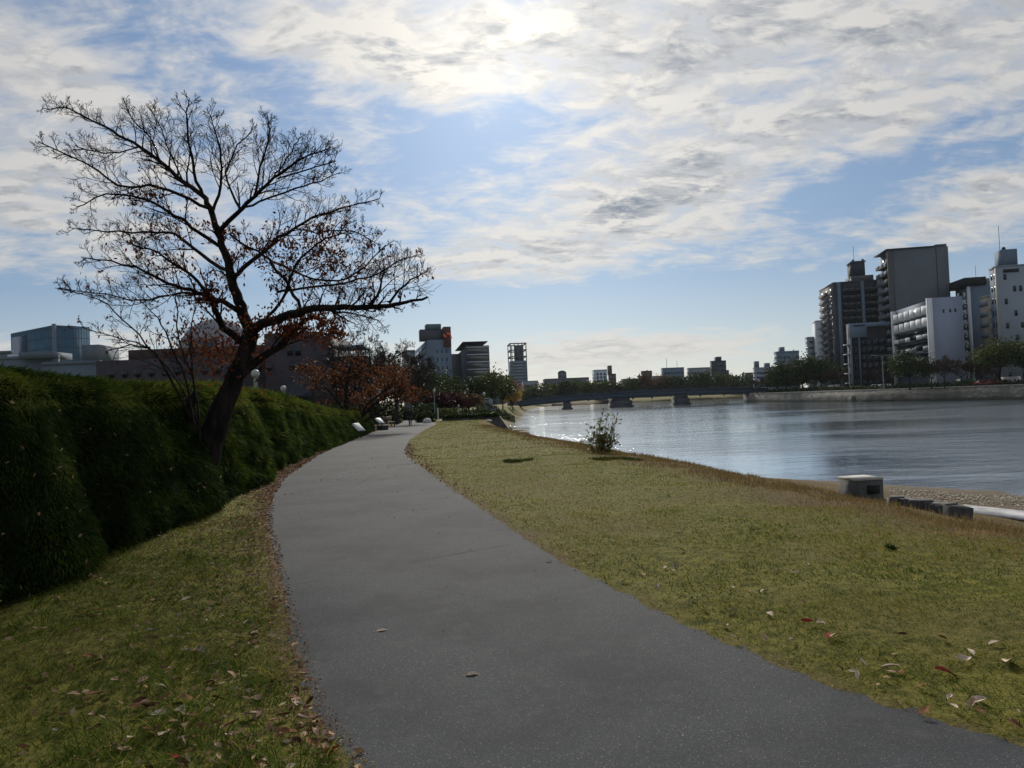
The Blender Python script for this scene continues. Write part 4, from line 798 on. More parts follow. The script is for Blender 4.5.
# ------------------------------------------------------------ lamps
def lamp(label, px, D, h, gr_=None, kind='globe', z=None, r=.22, thin=.06):
    b_ = at(px,D,z); t = thing('street_lamp', label, 'street lamp', b_, gr_); mp = mat('lamp_post_paint',(.18,.23,.22),.7,.1,2)
    MB().tube([(b_[0],b_[1],b_[2]-.3),(b_[0],b_[1],b_[2]+.5),(b_[0],b_[1],b_[2]+.55),(b_[0],b_[1],b_[2]+h)],[thin*1.6,thin*1.6,thin,thin*.9],8).build('post',mp,t)
    MB().tube([(b_[0],b_[1],b_[2]+h),(b_[0],b_[1],b_[2]+h+.12)],[r*.6,r*.5],8).build('collar',mp,t)
    MB().sphere((b_[0],b_[1],b_[2]+h+.1+r),r,12,8).build('lamp_shade',mat('opal_globe',(.34,.36,.36),.5,.03,2,spec=.2),t,smooth=True)
lamp('pale green globe lamp post rising behind the hedge right of the big trunk',256,30,2.9,r=.17,thin=.09)
lamp('white globe lamp standing in front of the brown building behind the hedge',283.5,48,2.9,r=.19,thin=.04)
lamp('small white globe lamp above the far lawn left of the quay',434,100,3.6,r=.20,thin=.05)
lamp('second small globe lamp on the far lawn near the crimson trees',458,112,1.4,r=.15,thin=.08)
lamp('tiny globe lamp on the bank left of the yellow tree',484,150,3.3,r=.3,thin=.06)
for px,D,lb in [(884,196,'double armed street light beside the tall grey tower'),(932,190,'double armed street light in front of the blank white side wall')]:
    b_ = at(px,D,.15); t = thing('street_light',lb,'street light',b_); mp = W2
    MB().tube([b_,(b_[0],b_[1],9.)],[.13,.08],6).build('post',mp,t); MB().tube([(b_[0]-2.2,b_[1],9.3),(b_[0],b_[1],9.),(b_[0]+2.2,b_[1],9.3)],.07,5).build('arm',mp,t)
    for s in (-1,1): MB().box((b_[0]+s*2.3,b_[1],9.3),(.9,.35,.16)).build('lamp_head',mp,t)
# ------------------------------------------------------------ info boards, bench
def board(label, px, D, wd, hd, rz, tilt, zc):
    b_ = at(px,D); t = thing('information_board',label,'sign',b_); dk = mat('dark_metal',(.03,.03,.032),.5,.2,3)
    c = (b_[0],b_[1],b_[2]+zc); MB().box(c,(wd,.05,hd),rz,tilt).build('panel',mat('white_panel',(.50,.52,.53),.8,.04,3),t)
    cr,sr = math.cos(rz),math.sin(rz)
    MB().box((c[0]-.02,c[1]+.06,c[2]-.01),(wd+.08,.05,hd+.08),rz,tilt).build('frame',dk,t)
    for s in (-1,1): MB().tube([(b_[0]+s*wd*.35*cr,b_[1]+s*wd*.35*sr+.05,b_[2]-.2),(b_[0]+s*wd*.35*cr,b_[1]+s*wd*.35*sr+.05,b_[2]+zc)],.04,6).build('leg',dk,t)
board('tilted white information board on dark legs in front of the orange cherry trunk',357,42,.62,.60,R(62),R(-48),.66)
board('smaller tilted white information board further along the leafy path edge',378.5,57,.66,.56,R(62),R(-48),.72)
b_ = at(381,57.5); t = thing('stone_plinth','dark low stone plinth beside the smaller information board','plinth',b_)
MB().box((b_[0],b_[1],b_[2]+.16),(.9,.5,.36),.2).build('block',M_PIER,t); MB().box((b_[0],b_[1],b_[2]+.37),(1.,.6,.07),.2).build('top_slab',M_CONC,t)
b_ = at(388,66); t = thing('park_bench','dark park bench at the left edge of the path under the trees','bench',b_); dk = MATS['dark_metal']; rz = R(70)
MB().box((b_[0],b_[1],b_[2]+.45),(1.6,.42,.06),rz).build('seat',mat('bench_wood',(.09,.07,.055),.7,.2,4),t); MB().box((b_[0]-.2,b_[1]+.08,b_[2]+.78),(1.6,.05,.4),rz).build('backrest',MATS['bench_wood'],t)
for s in (-.65,.65):
    for q in (-.17,.17): x_,y_ = b_[0]+s*math.cos(rz)-q*math.sin(rz), b_[1]+s*math.sin(rz)+q*math.cos(rz); MB().box((x_,y_,b_[2]+.2),(.06,.06,.46),rz).build('leg',dk,t)
# white boulder, lawn post, marker pillar on the far left bank
def rock(label, px, D, sz, m, seed=0, nm='boulder', z=None):
    b_ = at(px,D,z); rng = np.random.default_rng(seed); mb = MB(); mb.sphere((0,0,0),1.,12,8); V = np.concatenate(mb.V); V = V*(1+.25*(rng.random((len(V),1))-.5)); V = V*np.array(sz)/2+np.array(b_)+np.array((0,0,sz[2]*.3))
    o = mk(nm, V, [np.concatenate(v) for v in mb.F.values()], m, org=b_); props(o,label,nm.replace('_',' ')); return o
# exact-duplicate vertices from sphere caps are avoided by building it once here
rock('white painted boulder in front of a dark shrub clump past the walking person',426,78,(.9,.7,.7),mat('white_stone',(.42,.42,.41),.8,.1,3),3)
b_ = at(490,150); t = thing('monument','pale stone monument pillar on a stepped base near the dark evergreen','monument',b_)
MB().box((b_[0],b_[1],b_[2]+.25),(2.2,2.2,.8)).build('base',W2,t); MB().box((b_[0],b_[1],b_[2]+.85),(1.4,1.4,.42)).build('plinth',W2,t); MB().box((b_[0],b_[1],b_[2]+1.8),(.8,.8,1.5)).build('pillar',W2,t)
b_ = at(437,98); MBp = MB().tube([(b_[0],b_[1],b_[2]-.2),(b_[0],b_[1],b_[2]+1.5)],.10,6); o = MBp.build('post',W_,org=b_); props(o,'short white post on the far lawn beside the crimson shrub trees','post')
# ------------------------------------------------------------ quay
QY = 86.; tL = PX(442,418,QY)[0]; tR = PX(499,413,QY)[0]; bR = PX(512.5,430,QY)[0]; zT = PX(470,413.6,QY)[2]
t = thing('stone_quay','dark stone quay with a sloping river end and a clipped hedge along its top','quay',(tL,QY,-1.))
V = []
for y_ in (QY,QY+3.5):
    for (a,z) in ((tL,-1.4),(tR-1,-3.6),(bR+.6,-3.6),(tR+.1,zT-.55),(tL,zT-.45)): V.append((a,y_,z))
MB().add(V,[np.array([(0,1,2,3,4)]),np.array([(9,8,7,6,5)]),np.array([(i,i+5,(i+1)%5+5,(i+1)%5) for i in range(5)])]).build('stone_wall',mat('quay_stone',(.045,.048,.045),.9,.4,1.2,.6,4),t)
rng = np.random.default_rng(3); n_ = 7000; P_ = np.stack([rng.uniform(tL,tR,n_),QY-.1+rng.random(n_)*2.8,zT-.60+rng.random(n_)*.55+.04*vnoise(rng.random(n_)*9,rng.random(n_),1,1)],1); P_[:,2] += .06*(vnoise(P_[:,0],P_[:,1],.7,3)-.5)
V,F,rn = leaves(P_,.16,.7,rng=rng); mk('hedge',V,F,L_DG,t,rnd=rn)
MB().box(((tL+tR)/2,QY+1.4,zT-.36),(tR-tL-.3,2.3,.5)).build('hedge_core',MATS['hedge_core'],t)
rock('pale flat stone lying at the foot of the dark quay',487,83,(.9,.6,.3),M_CONC,5,'stone')
for i,(px,y_,w_) in enumerate([(515,431,2.2),(522,433,1.6),(506,428,1.8)]):
    p = GP(px,y_,-2.75,0); rock(['flat tan rock at the water edge just right of the quay end','small tan rock furthest out in the water by the quay','tan rock tucked against the sloping quay end'][i],px,p[1],(w_,1.6,.6),mat('shore_rock',(.22,.18,.13),.9,.3,2,.4),20+i,'shore_rock',z=-2.98)
# ------------------------------------------------------------ near shore: concrete box, ramp wall, white strip
M_C2 = mat('old_concrete',(.075,.08,.08),.9,.35,1.5,.5,9)
c = GP(866,488,-1.9,0); t = thing('concrete_block','weathered concrete box standing at the water edge below the lawn','concrete block',(c[0],c[1],-2.2))
a = PX(862,478,c[1]); top = PX(862,477.5,c[1])[2]; cx = a[0]; wdt = .98
MB().box((cx+.08,c[1]+.3,(top-2.7)/2),(wdt,.95,top+2.7-.0-.12),.18).build('body',M_C2,t); MB().box((cx+.08,c[1]+.3,top-.05),(wdt+.03,.99,.07),.18).build('lid',M_CONC,t)
MB().box((cx+.25,c[1]-.235,top-.38),(.40,.08,.28),.18).build('opening',mat('hole_shade',(.015,.016,.017),.9,.2,3),t); MB().box((cx-.05,c[1]+1.4,(top-3.9)/2),(.8,.7,top+2.3),.18).build('lower_block',mat('wet_concrete',(.05,.052,.05),.6,.3,2),t)  # opening is a solid slab; near-black colour paints the shade inside it
# dark stone kerb and white walkway
def strip(pxs, z, w0, h, nm, lb, cat, m, kind=None, tiltz=None):
    P_ = np.array([GP(*p,z,0) for p in pxs]); mb = MB(); z = max(gz(p[0]+q,p[1]) for p in P_[1:] for q in (-w0/2,0,w0/2))+.03; sweep(mb, P_[:,:2], [(-w0/2,z-h),(-w0/2,z),(w0/2,z),(w0/2,z-h)]); o = mb.build(nm,m,org=P_[0]); props(o,lb,cat,kind=kind); return o
o = strip([(1500,560),(1200,530),(1024,508.5),(985,504.5),(952,501)],-2.0,1.2,.06,'concrete_walkway','pale white concrete walkway strip on the shore at the right edge','walkway',mat('white_concrete',(.36,.36,.37),.95,.4,1.2))
wk = [GP(q[0],q[1],-1.55,0) for q in [(895,494),(915,496.5),(938,500),(950,502)]]
mb = MB(); rngw = np.random.default_rng(8); t = thing('stone_kerb','dark rough stone retaining kerb ending at the white walkway','kerb',(wk[1][0],wk[1][1],-2))
for i in range(26):
    f = i/25; p = np.array(wk[0])*(1-f)+np.array(wk[-1])*f; mb.box((p[0],p[1],-1.93+.0*f),(.34,.46,.52+rngw.random()*.16),rngw.normal()*.2,rngw.normal()*.08)
mb.build('stones',mat('dark_stone',(.05,.05,.052),.9,.4,3,.5),t); MB().box((wk[-1][0]+.05,wk[-1][1]-.1,-1.95),(.42,.62,.66),.35,.15).build('end_stone',MATS['dark_stone'],t)
rngw = np.random.default_rng(18); mb = MB()
for i in range(2200):
    px_, py2 = rngw.uniform(890,1120), rngw.uniform(486,499); p = GP(px_,py2,-2.45,0); z = gz(p[0],p[1]); s_ = rngw.uniform(.015,.055); mb.box((p[0],p[1],z+s_*.15),(s_*1.4,s_,s_*.8),rngw.random()*6,rngw.normal()*.3)
o = mb.build('pebbles',mat('pebble',(.30,.26,.20),.9,.4,6),org=(20,28,-2.5)); props(o,'loose tan pebbles and shingle along the beach','pebbles',kind='stuff')
# ------------------------------------------------------------ parked cars on the far bank
def car(label, px, D, col, rz, van=False, z=.2):
    b_ = at(px,D,z); L,Wd = (4.4,1.7); t = thing('parked_car' if not van else 'parked_van', label, 'car' if not van else 'van', b_); pt = mat('car_paint_%s'%col[0],col[1],.3,.04,2,spec=.5)
    prof = [(-2.2,.35),(-2.2,.85),(-1.5,.98),(-1.0,1.45),(.9,1.45),(1.75,.98),(2.2,.9),(2.2,.35)] if not van else [(-2.2,.35),(-2.2,1.1),(-1.8,1.9),(2.1,1.95),(2.2,1.1),(2.2,.35)]
    def tr(x_,y_,zz): return (b_[0]+x_*math.cos(rz)-y_*math.sin(rz), b_[1]+x_*math.sin(rz)+y_*math.cos(rz), b_[2]+zz)
    k = len(prof); V = [tr(a,-Wd/2*(.86 if c>1.2 else 1),c) for a,c in prof]+[tr(a,Wd/2*(.86 if c>1.2 else 1),c) for a,c in prof]
    MB().add(V,[np.arange(k)[::-1][None],np.arange(k,2*k)[None],np.array([(i,(i+1)%k,(i+1)%k+k,i+k) for i in range(k)])]).build('body',pt,t)
    for s in (-1,1):
        for a0,a1 in ((-.9,-.05),(.05,.95)):
            V = [tr(a0,s*(Wd/2-.06),1.02),tr(a1+.1,s*(Wd/2-.06),1.02),tr(a1-.1,s*(Wd/2-.09),1.4),tr(a0+.05,s*(Wd/2-.09),1.4)]; V += [tr(a0,s*(Wd/2+.01),1.02),tr(a1+.1,s*(Wd/2+.01),1.02),tr(a1-.1,s*(Wd/2-.08),1.4),tr(a0+.05,s*(Wd/2-.08),1.4)]
            MB().add(V,np.array([(0,1,2,3),(7,6,5,4),(0,4,5,1),(2,6,7,3),(1,5,6,2),(0,3,7,4)])).build('window',G_DARK,t)
        for a in (-1.35,1.4):
            wh = MB(); c0 = tr(a,s*(Wd/2-.1),.32); c1 = tr(a,s*(Wd/2+.03),.32); wh.tube([c0,c1],.33,12).build('wheel',mat('rubber',(.015,.015,.016),.8,.1,4),t)
for lb,px,D,c,v in [('red hatchback parked under the bright green tree at the far right',985,174,('red',(.16,.025,.02)),0),('dark red car parked just right of the red hatchback',995,173,('maroon',(.10,.015,.02)),0),('white van parked right of the two red cars',1010,176,('white',(.40,.40,.41)),1),
    ('dark green van parked below the white stepped tower',966,184,('green',(.03,.07,.05)),1),('small white car parked among trees right of the embankment steps',877,208,('white',(.40,.40,.41)),0),('silver car parked above the embankment steps',886,205,('silver',(.4,.4,.42)),0),
    ('white car parked beneath the dark evergreens near the bridge',786,262,('white',(.40,.40,.41)),0),('white van parked behind the dark evergreen row',834,240,('white',(.40,.40,.41)),1)]:
    car(lb,px,D,c,R(-60) if px > 850 else R(-75),bool(v),.15)
# ------------------------------------------------------------ person walking away
pb = at(409,68); pz = -SL*68+.01; pt_ = thing('person','person in dark clothes walking along the path under the orange trees','person',(pb[0],68.,pz)); X0,Y0 = pb[0],68.
def skin(name, verts, edges, rads, m, parent, root=0):
    me = bpy.data.meshes.new(name); me.from_pydata([(a,b_,c) for a,b_,c in verts],edges,[]); o = bpy.data.objects.new(name,me); COL.objects.link(o); o.parent = parent
    md = o.modifiers.new('s','SKIN'); sv = me.skin_vertices[0].data
    for v,r in zip(sv,rads): v.radius = (r if isinstance(r,tuple) else (r,r)); v.use_root = False
    sv[root].use_root = True; o.modifiers.new('d','SUBSURF').levels = 2; o.modifiers['d'].render_levels = 2; me.materials.append(m); ORG[o.name] = ORG[parent.name]; return o
SKIN_M = mat('skin',(.40,.25,.18),.6,.08,6); CL1 = mat('dark_jacket',(.012,.013,.020),.9,.2,8); CL2 = mat('dark_trousers',(.016,.016,.022),.9,.2,8); HAIR = mat('hair',(.012,.010,.009),.7,.2,30)
# joints (x right, y forward = away, z up), mid stride
J = dict(pel=(0,0,.92),wa=(0,.0,1.08),ch=(0,.02,1.28),nk=(0,.03,1.43),n2=(0,.04,1.50),hd=(0,.05,1.58),tp=(0,.045,1.66),
 sl=(-.17,.02,1.38),el=(-.23,-.05,1.12),wl=(-.22,.03,.89),hl=(-.215,.06,.80),sr=(.17,.02,1.38),er=(.23,.0,1.12),wr=(.21,.10,.90),hr=(.205,.13,.81),
 tl=(-.09,.0,.88),kl=(-.10,.12,.50),al=(-.10,.14,.09),fl=(-.11,.30,.04),trr=(.09,.0,.88),kr=(.10,-.04,.49),ar=(.10,-.24,.13),fr=(.11,-.12,.03))
kk = list(J); E = [('pel','wa'),('wa','ch'),('ch','nk'),('nk','n2'),('n2','hd'),('hd','tp'),('ch','sl'),('sl','el'),('el','wl'),('wl','hl'),('ch','sr'),('sr','er'),('er','wr'),('wr','hr'),('pel','tl'),('tl','kl'),('kl','al'),('al','fl'),('pel','trr'),('trr','kr'),('kr','ar'),('ar','fr')]
RR = dict(pel=(.14,.10),wa=(.13,.09),ch=(.15,.10),nk=.06,n2=.055,hd=(.078,.095),tp=(.055,.065),sl=.06,el=.042,wl=.028,hl=.03,sr=.06,er=.042,wr=.028,hr=.03,tl=.085,kl=.055,al=.038,fl=.035,trr=.085,kr=.055,ar=.038,fr=.035)
skin('body',[J[k] for k in kk],[(kk.index(a),kk.index(b_)) for a,b_ in E],[RR[k] for k in kk],SKIN_M,pt_,0)
def sub(names,edges,scale,m,nm,root=0): skin(nm,[J[k] for k in names],[(names.index(a),names.index(b_)) for a,b_ in edges],[tuple(np.array(RR[k] if isinstance(RR[k],tuple) else (RR[k],)*2)*scale+.012) for k in names],m,pt_,root)
sub(['pel','wa','ch','nk','sl','el','wl','sr','er','wr'],[('pel','wa'),('wa','ch'),('ch','nk'),('ch','sl'),('sl','el'),('el','wl'),('ch','sr'),('sr','er'),('er','wr')],1.12,CL1,'jacket')
sub(['wa','pel','tl','kl','al','trr','kr','ar'],[('wa','pel'),('pel','tl'),('tl','kl'),('kl','al'),('pel','trr'),('trr','kr'),('kr','ar')],1.12,CL2,'trousers',1)
for s,(a,b_) in (('l',('al','fl')),('r',('ar','fr'))): skin('shoe',[J[a][:2]+(J[a][2]-.03,),J[b_]],[(0,1)],[.052,.045],CL2,pt_)
hb = MB().sphere((X0,Y0+.035,pz+1.635),(.092,.108,.105),14,9); hb.build('hair',HAIR,pt_,smooth=True)
for s,h0 in ((-1,'hl'),(1,'hr')):            # five fingers on each hand
    mb = MB(); q = np.array(J[h0])+np.array((X0,Y0,pz))
    for i in range(4): a = q+np.array((0,(i-1.5)*.019,-.02)); L_ = (.06,.072,.078,.066)[i]; mb.tube([a,a+np.array((-s*.006,.004,-L_*.55)),a+np.array((-s*.022,.006,-L_))],[.0095,.0085,.006],6)
    a = q+np.array((-s*.01,.03,.01)); mb.tube([a,a+np.array((-s*.014,.028,-.025)),a+np.array((-s*.022,.030,-.052))],[.011,.010,.007],6); mb.build('fingers',SKIN_M,pt_,smooth=True)
# ------------------------------------------------------------ the small shrub on the brow
sb = GP(603,451.5); t = thing('shrub','small leafy shrub standing alone on the river edge of the lawn','shrub',(sb[0],sb[1],gz(sb[0],sb[1]))); D = sb[1]
rng = np.random.default_rng(77); acc = []; lv = []; dr_ = []
for i,(px,py2) in enumerate([(604,410),(616,420),(617,416),(590,425),(586,436),(598,418),(609,428),(612,440),(594,432),(603,430),(582,441),(608,415),(600,424),(614,432)]):
    e = PX(px,py2,D+rng.normal()*.25); b0 = np.array((sb[0]+rng.normal()*.08,sb[1]+rng.normal()*.08,gz(sb[0],sb[1])-.05)); mdl = b0*.5+e*.5+np.array((rng.normal()*.1,rng.normal()*.1,-.05)); P_ = np.array([b0,mdl,e]); acc.append((P_,np.array([.014,.009,.003]),5))
    for j in range(34):
        f = rng.random()**.75; p = b0*(1-f)**2+2*mdl*f*(1-f)+e*f*f; lv.append(p+rng.normal(size=3)*.055*(1.9-f)); 
for j in range(260): lv.append(PX(602+rng.normal()*6.5,438+abs(rng.normal())*7-3,D+rng.normal()*.2))
tubes(acc,'stems',M_BARK,t); V,F,rn = leaves(np.array(lv),.115,.5,rng=rng); mk('foliage',V,F,leafmat('shrub_leaf',[(.05,.06,.016),(.09,.10,.028),(.14,.13,.045),(.09,.07,.03)],.6,.3),t,rnd=rn)
rng = np.random.default_rng(78)
for lb,px,py2,wd,n_ in [('patch of longer dark green blades in front of the shrub',612,459,27,2300),('small dark green tuft on the lawn near the path bend',518,463,13,900),('tiny dark weed tuft on the lawn below the river box',892,552,4,140)]:  # first patch: clumped dark green blades, longer than the lawn
    c = GP(px,py2); w_ = wd/740*c[1]; n2 = n_; kc = 14; cc = np.stack([c[0]+rng.uniform(-1,1,kc)*w_,c[1]+rng.uniform(-1,1,kc)*w_*.7],1); ci = rng.integers(0,kc,n2)
    P_ = np.stack([cc[ci,0]+rng.normal(size=n2)*w_*.16,cc[ci,1]+rng.normal(size=n2)*w_*.16,np.zeros(n2)],1); P_[:,2] = ground(P_[:,0],P_[:,1]); d_ = np.stack([rng.normal(size=n2)*.9,rng.normal(size=n2)*.9,np.ones(n2)],1)
    V,F,rn = leaves(P_,.085 if wd > 5 else .06,.16,d_,0,rng,.3); o = mk('blade_clump',V,F,leafmat('tuft',[(.02,.036,.008),(.045,.065,.013),(.075,.085,.02)],.7,.2),rnd=rn,org=(c[0],c[1],gz(c[0],c[1]))); props(o,lb,'grass tuft')
# ------------------------------------------------------------ grass
rng = np.random.default_rng(88)
def grassy(xf, y0, y1, dens, hmin, hmax, wd, side):
    n_ = int((y1-y0)*24*dens); Y = rng.uniform(y0,y1,n_); l,r = pathlr(Y); xb = np.interp(Y,BY,BXv)
    if side == 'R': X = r-.03+rng.random(n_)*24; xs_ = np.interp(Y,SY,SXv); ok = (X < xb+.55*(xs_-xb))&(X < .76*Y+1.5)
    else: X = l+.03-rng.random(n_)*24; ok = (X > np.interp(Y,HB[:,1],HB[:,0])-.25)&(X > -.74*Y-1.)
    X,Y,l,r = X[ok],Y[ok],l[ok],r[ok]; dp_ = np.maximum(l-X,X-r); bn_ = brownness(X,Y)
    keep = rng.random(len(X)) < np.clip(.25+dp_/.30,0,1)*np.clip(.45+1.1*vnoise(X,Y,.45,51),0,1); X,Y,dp_,bn_ = X[keep],Y[keep],dp_[keep],bn_[keep]
    n_ = len(X); Z = ground(X,Y)-.004; cl = vnoise(X,Y,.28 if side=='L' else .5,52); c2 = vnoise(X,Y,1.4,53)
    h = (hmin+(hmax-hmin)*rng.random(n_)*np.clip(cl*1.2,0,1)*(.5+c2))*np.clip(.35+dp_/.35,0,1)
    a = (vnoise(X,Y,.35,54)*4+vnoise(X,Y,2.5,55)*3)*2*np.pi/2+rng.normal(size=n_)*1.0; lean = .5+rng.random(n_)*1.2
    D = np.stack([np.cos(a)*lean,np.sin(a)*lean,np.ones(n_)],1); D /= np.linalg.norm(D,axis=1)[:,None]
    b_ = rng.random(n_)*2*np.pi; S_ = np.stack([np.cos(b_),np.sin(b_),0*b_],1)*(wd*(.6+.8*rng.random(n_)))[:,None]/2
    P0 = np.stack([X,Y,Z],1); P1 = P0+D*(h*.55)[:,None]; D2 = D.copy(); D2[:,2] -= .55; D2 /= np.linalg.norm(D2,axis=1)[:,None]; P2 = P1+D2*(h*.6)[:,None]
    V = np.stack([P0-S_,P0+S_,P1+S_*.8,P1-S_*.8,P2],1).reshape(-1,3); i5 = np.arange(n_)*5; F = [np.stack([i5,i5+1,i5+2,i5+3],1),np.stack([i5+3,i5+2,i5+4],1)]
    dry = np.clip(bn_*.95-.17+.55*rng.random(n_)*(rng.random(n_) < .45)+.20*rng.normal(size=n_)-.22*(cl<.42),0,1); return V,F,np.repeat(dry,5)
L_GR = leafmat('grass_blade',[(.045,.078,.009),(.140,.175,.020),(.250,.238,.040),(.23,.17,.055),(.26,.155,.07),(.33,.24,.13)],.85,.35)
def gobj(name, label, parts):
    Vs=[];F4=[];F3=[];rn=[];o_=0
    for V,F,r_ in parts: Vs.append(V);F4.append(F[0]+o_);F3.append(F[1]+o_);rn.append(r_);o_+=len(V)
    o = mk(name,np.concatenate(Vs),[np.concatenate(F4),np.concatenate(F3)],L_GR,rnd=np.concatenate(rn)); props(o,label,'grass',kind='stuff')
gobj('grass','lush longer green grass between the hedge and the path',[grassy(None,2.3,5.5,2900,.02,.21,.0046,'L'),grassy(None,5.5,11,1300,.02,.19,.0075,'L'),grassy(None,11,36,260,.03,.11,.013,'L')])
gobj('grass','short yellow green lawn between the path and the river',[grassy(None,2.3,5.5,4200,.012,.065,.0042,'R'),grassy(None,5.5,10,1900,.014,.065,.0068,'R'),grassy(None,10,22,620,.02,.055,.010,'R'),grassy(None,22,86,130,.025,.07,.026,'R')])
def browgrass(n_, y0, y1, wd, h0):
    Y = y0+(y1-y0)*rng.random(n_)**1.5; xb = np.interp(Y,BY,BXv); X = xb+rng.normal(size=n_)*.8+.35; k_ = vnoise(X,Y,.8,71) > .42-.2*rng.random(n_); X,Y = X[k_],Y[k_]; n_ = len(X)
    h = h0*(.4+.8*rng.random(n_))*(.5+vnoise(X,Y,.6,72)); D = np.stack([rng.normal(size=n_)*.35,rng.normal(size=n_)*.35,np.ones(n_)],1); D /= np.linalg.norm(D,axis=1)[:,None]
    b_ = rng.random(n_)*6.28; w2 = wd*np.clip(Y/12,.7,3); S_ = np.stack([np.cos(b_),np.sin(b_),0*b_],1)*(w2/2)[:,None]; P0 = np.stack([X,Y,ground(X,Y)-.005],1); P1 = P0+D*(h*.6)[:,None]; P2 = P1+(D+rng.normal(size=(n_,3))*.25)*(h*.5)[:,None]
    V = np.stack([P0-S_,P0+S_,P1+S_*.7,P1-S_*.7,P2],1).reshape(-1,3); i5 = np.arange(n_)*5
    return V,[np.stack([i5,i5+1,i5+2,i5+3],1),np.stack([i5+3,i5+2,i5+4],1)],np.repeat(np.clip(.66+.2*rng.normal(size=n_),0,1),5)
Lold = L_GR; L_GR = leafmat('dry_grass_blade',[(.06,.07,.015),(.13,.12,.03),(.155,.115,.045),(.125,.078,.040),(.21,.155,.08)],.85,.3)
gobj('dry_grass','taller reddish brown dry grass along the brow above the river',[browgrass(42000,6,60,.010,.085)]); L_GR = Lold
# ------------------------------------------------------------ fallen leaves
def leafmesh(k, m):
    rng = random.Random(k); n_ = 7; V = []; cu = rng.uniform(.1,.6)*(1 if k%2 else -1); tw = rng.uniform(-.35,.35); cup = rng.uniform(.15,.9)
    for i in range(n_):
        t = i/(n_-1); w_ = .27*math.sin(math.pi*min(1,t*.92+.04))**.75*(1-.25*t); z = cu*(t-.5)**2*.8; 
        for s in (-1,-.5,0,.5,1): V.append((t-.5, s*w_+rng.uniform(-.012,.012), z+cup*abs(s)**1.5*w_*.75+tw*s*(t-.5)*.4+.02))
    F = [(i*5+j,(i+1)*5+j,(i+1)*5+j+1,i*5+j+1) for i in range(n_-1) for j in range(4)]
    b0 = len(V); V += [(-.5,-.012,V[2][2]),(-.5,.012,V[2][2]),(-.78,.03,V[2][2]+.05),(-.78,.015,V[2][2]+.05)]; F.append((b0,b0+1,b0+2,b0+3))
    me = bpy.data.meshes.new('fallen_leaf'); me.from_pydata(V,[],F); me.materials.append(m)
    for p in me.polygons: p.use_smooth = True
    return me
LMs = [mat('dry_leaf_tan',(.34,.23,.15),.95,.35,3.,.3,spec=.04), mat('dry_leaf_brown',(.17,.085,.045),.95,.4,3.,.3,spec=.04), mat('dry_leaf_pale',(.46,.37,.29),.95,.25,3.,.3,spec=.04), mat('dry_leaf_dark',(.07,.035,.02),.95,.4,3.,.3,spec=.04), mat('dry_leaf_red',(.20,.030,.024),.9,.4,3.,.3,spec=.08), mat('dry_leaf_grey',(.22,.20,.18),.95,.3,3.,spec=.04)]
meshes = [[leafmesh(i*7+j,LMs[i]) for j in range(4)] for i in range(6)]
def put_leaf(x_,y_,sz,ci,rz,label,group=None,zadd=.0):
    o = bpy.data.objects.new('fallen_leaf',meshes[ci][random.randrange(4)]); COL.objects.link(o); l,r = pathlr(y_)
    on = l < x_ < r; z = (-SL*y_+.018) if on else gz(x_,y_)+.022; o.location = (x_,y_,z+zadd); o.scale = (sz,)*3; tl = .10 if on else .28
    o.rotation_euler = (random.gauss(0,tl),random.gauss(0,tl),rz); props(o,label,'leaf',group); return o
for px,py2,sz,ci,rz,lb in [(382,633,.075,2,.25,'slim pale leaf lying on the asphalt nearer the left edge'),(473,678,.080,2,.2,'tan pink leaf lying alone in the middle of the path'),(549,563,.06,2,.1,'pale leaf on the right path edge where the lawn begins'),
    (808,632,.085,4,.1,'dark red round leaf lying on the lawn among pale ones'),(946,675,.105,4,-.3,'bright red oval leaf lying on the lawn at the lower right'),(978,705,.10,2,.3,'big curled pale leaf nearest the lower right corner'),(330,762,.10,4,.1,'pinkish red curled leaf at the bottom left path edge'),
    (890,673,.10,2,-.1,'curled pale leaf left of the bright red oval leaf'),(963,663,.10,2,.4,'curled pale leaf just above the bright red oval leaf'),(1008,668,.10,2,.8,'pale twisted leaf at the right picture edge beside the red one'),(836,645,.09,2,.2,'pale leaf lying just below the dark red round leaf')]:
    p = GP(px,py2); put_leaf(p[0],p[1],sz,ci,rz,lb)
rr_ = random.Random(4)
def scatter(n_, fn, wts, lab, grp, s0, s1):
    k = 0
    while k < n_:
        px,py2 = fn(); p = GP(px,py2); l,r = pathlr(p[1])
        if l+.02 < p[0] < r-.02: continue
        if p[0] < np.interp(p[1],HB[:,1],HB[:,0])+.1: continue
        ci = rr_.choices(range(6),wts)[0]; cw_ = ('tan','brown','cream','blackish','red','grey')[ci]; put_leaf(p[0],p[1],rr_.uniform(s0,s1),ci,rr_.uniform(0,6.3),cw_+' '+lab,cw_+' '+grp); k += 1
scatter(95, lambda:(rr_.gauss(215,75),768-abs(rr_.gauss(0,45))+rr_.random()*16), (5,5,2,4,.12,.6), 'dry curled leaf heaped in the long grass at the bottom left','leaves heaped at the bottom left',.045,.085)
scatter(75, lambda:(lambda y:( np.interp(y,[460,480,520,580,660,768],[318,288,272,282,302,338])-abs(rr_.gauss(3,22)),y))(rr_.uniform(465,765)), (4,4,2,3,.12,.6), 'dry curled leaf caught along the left edge of the asphalt','leaves along the left path edge',.035,.075)
scatter(55, lambda:(rr_.uniform(60,290),rr_.uniform(560,720)), (3,4,2,4,.1,.5), 'scattered dry leaf lying in the green grass left of the path','leaves scattered left of the path',.04,.085)
scatter(68, lambda:(lambda y:(np.interp(y,[540,590,640,700,768],[560,620,720,880,1010])+abs(rr_.gauss(20,110)),y))(rr_.uniform(545,745)), (4,2,5,1,.1,.6), 'scattered dry leaf lying on the short lawn right of the path','leaves scattered on the right lawn',.035,.075)
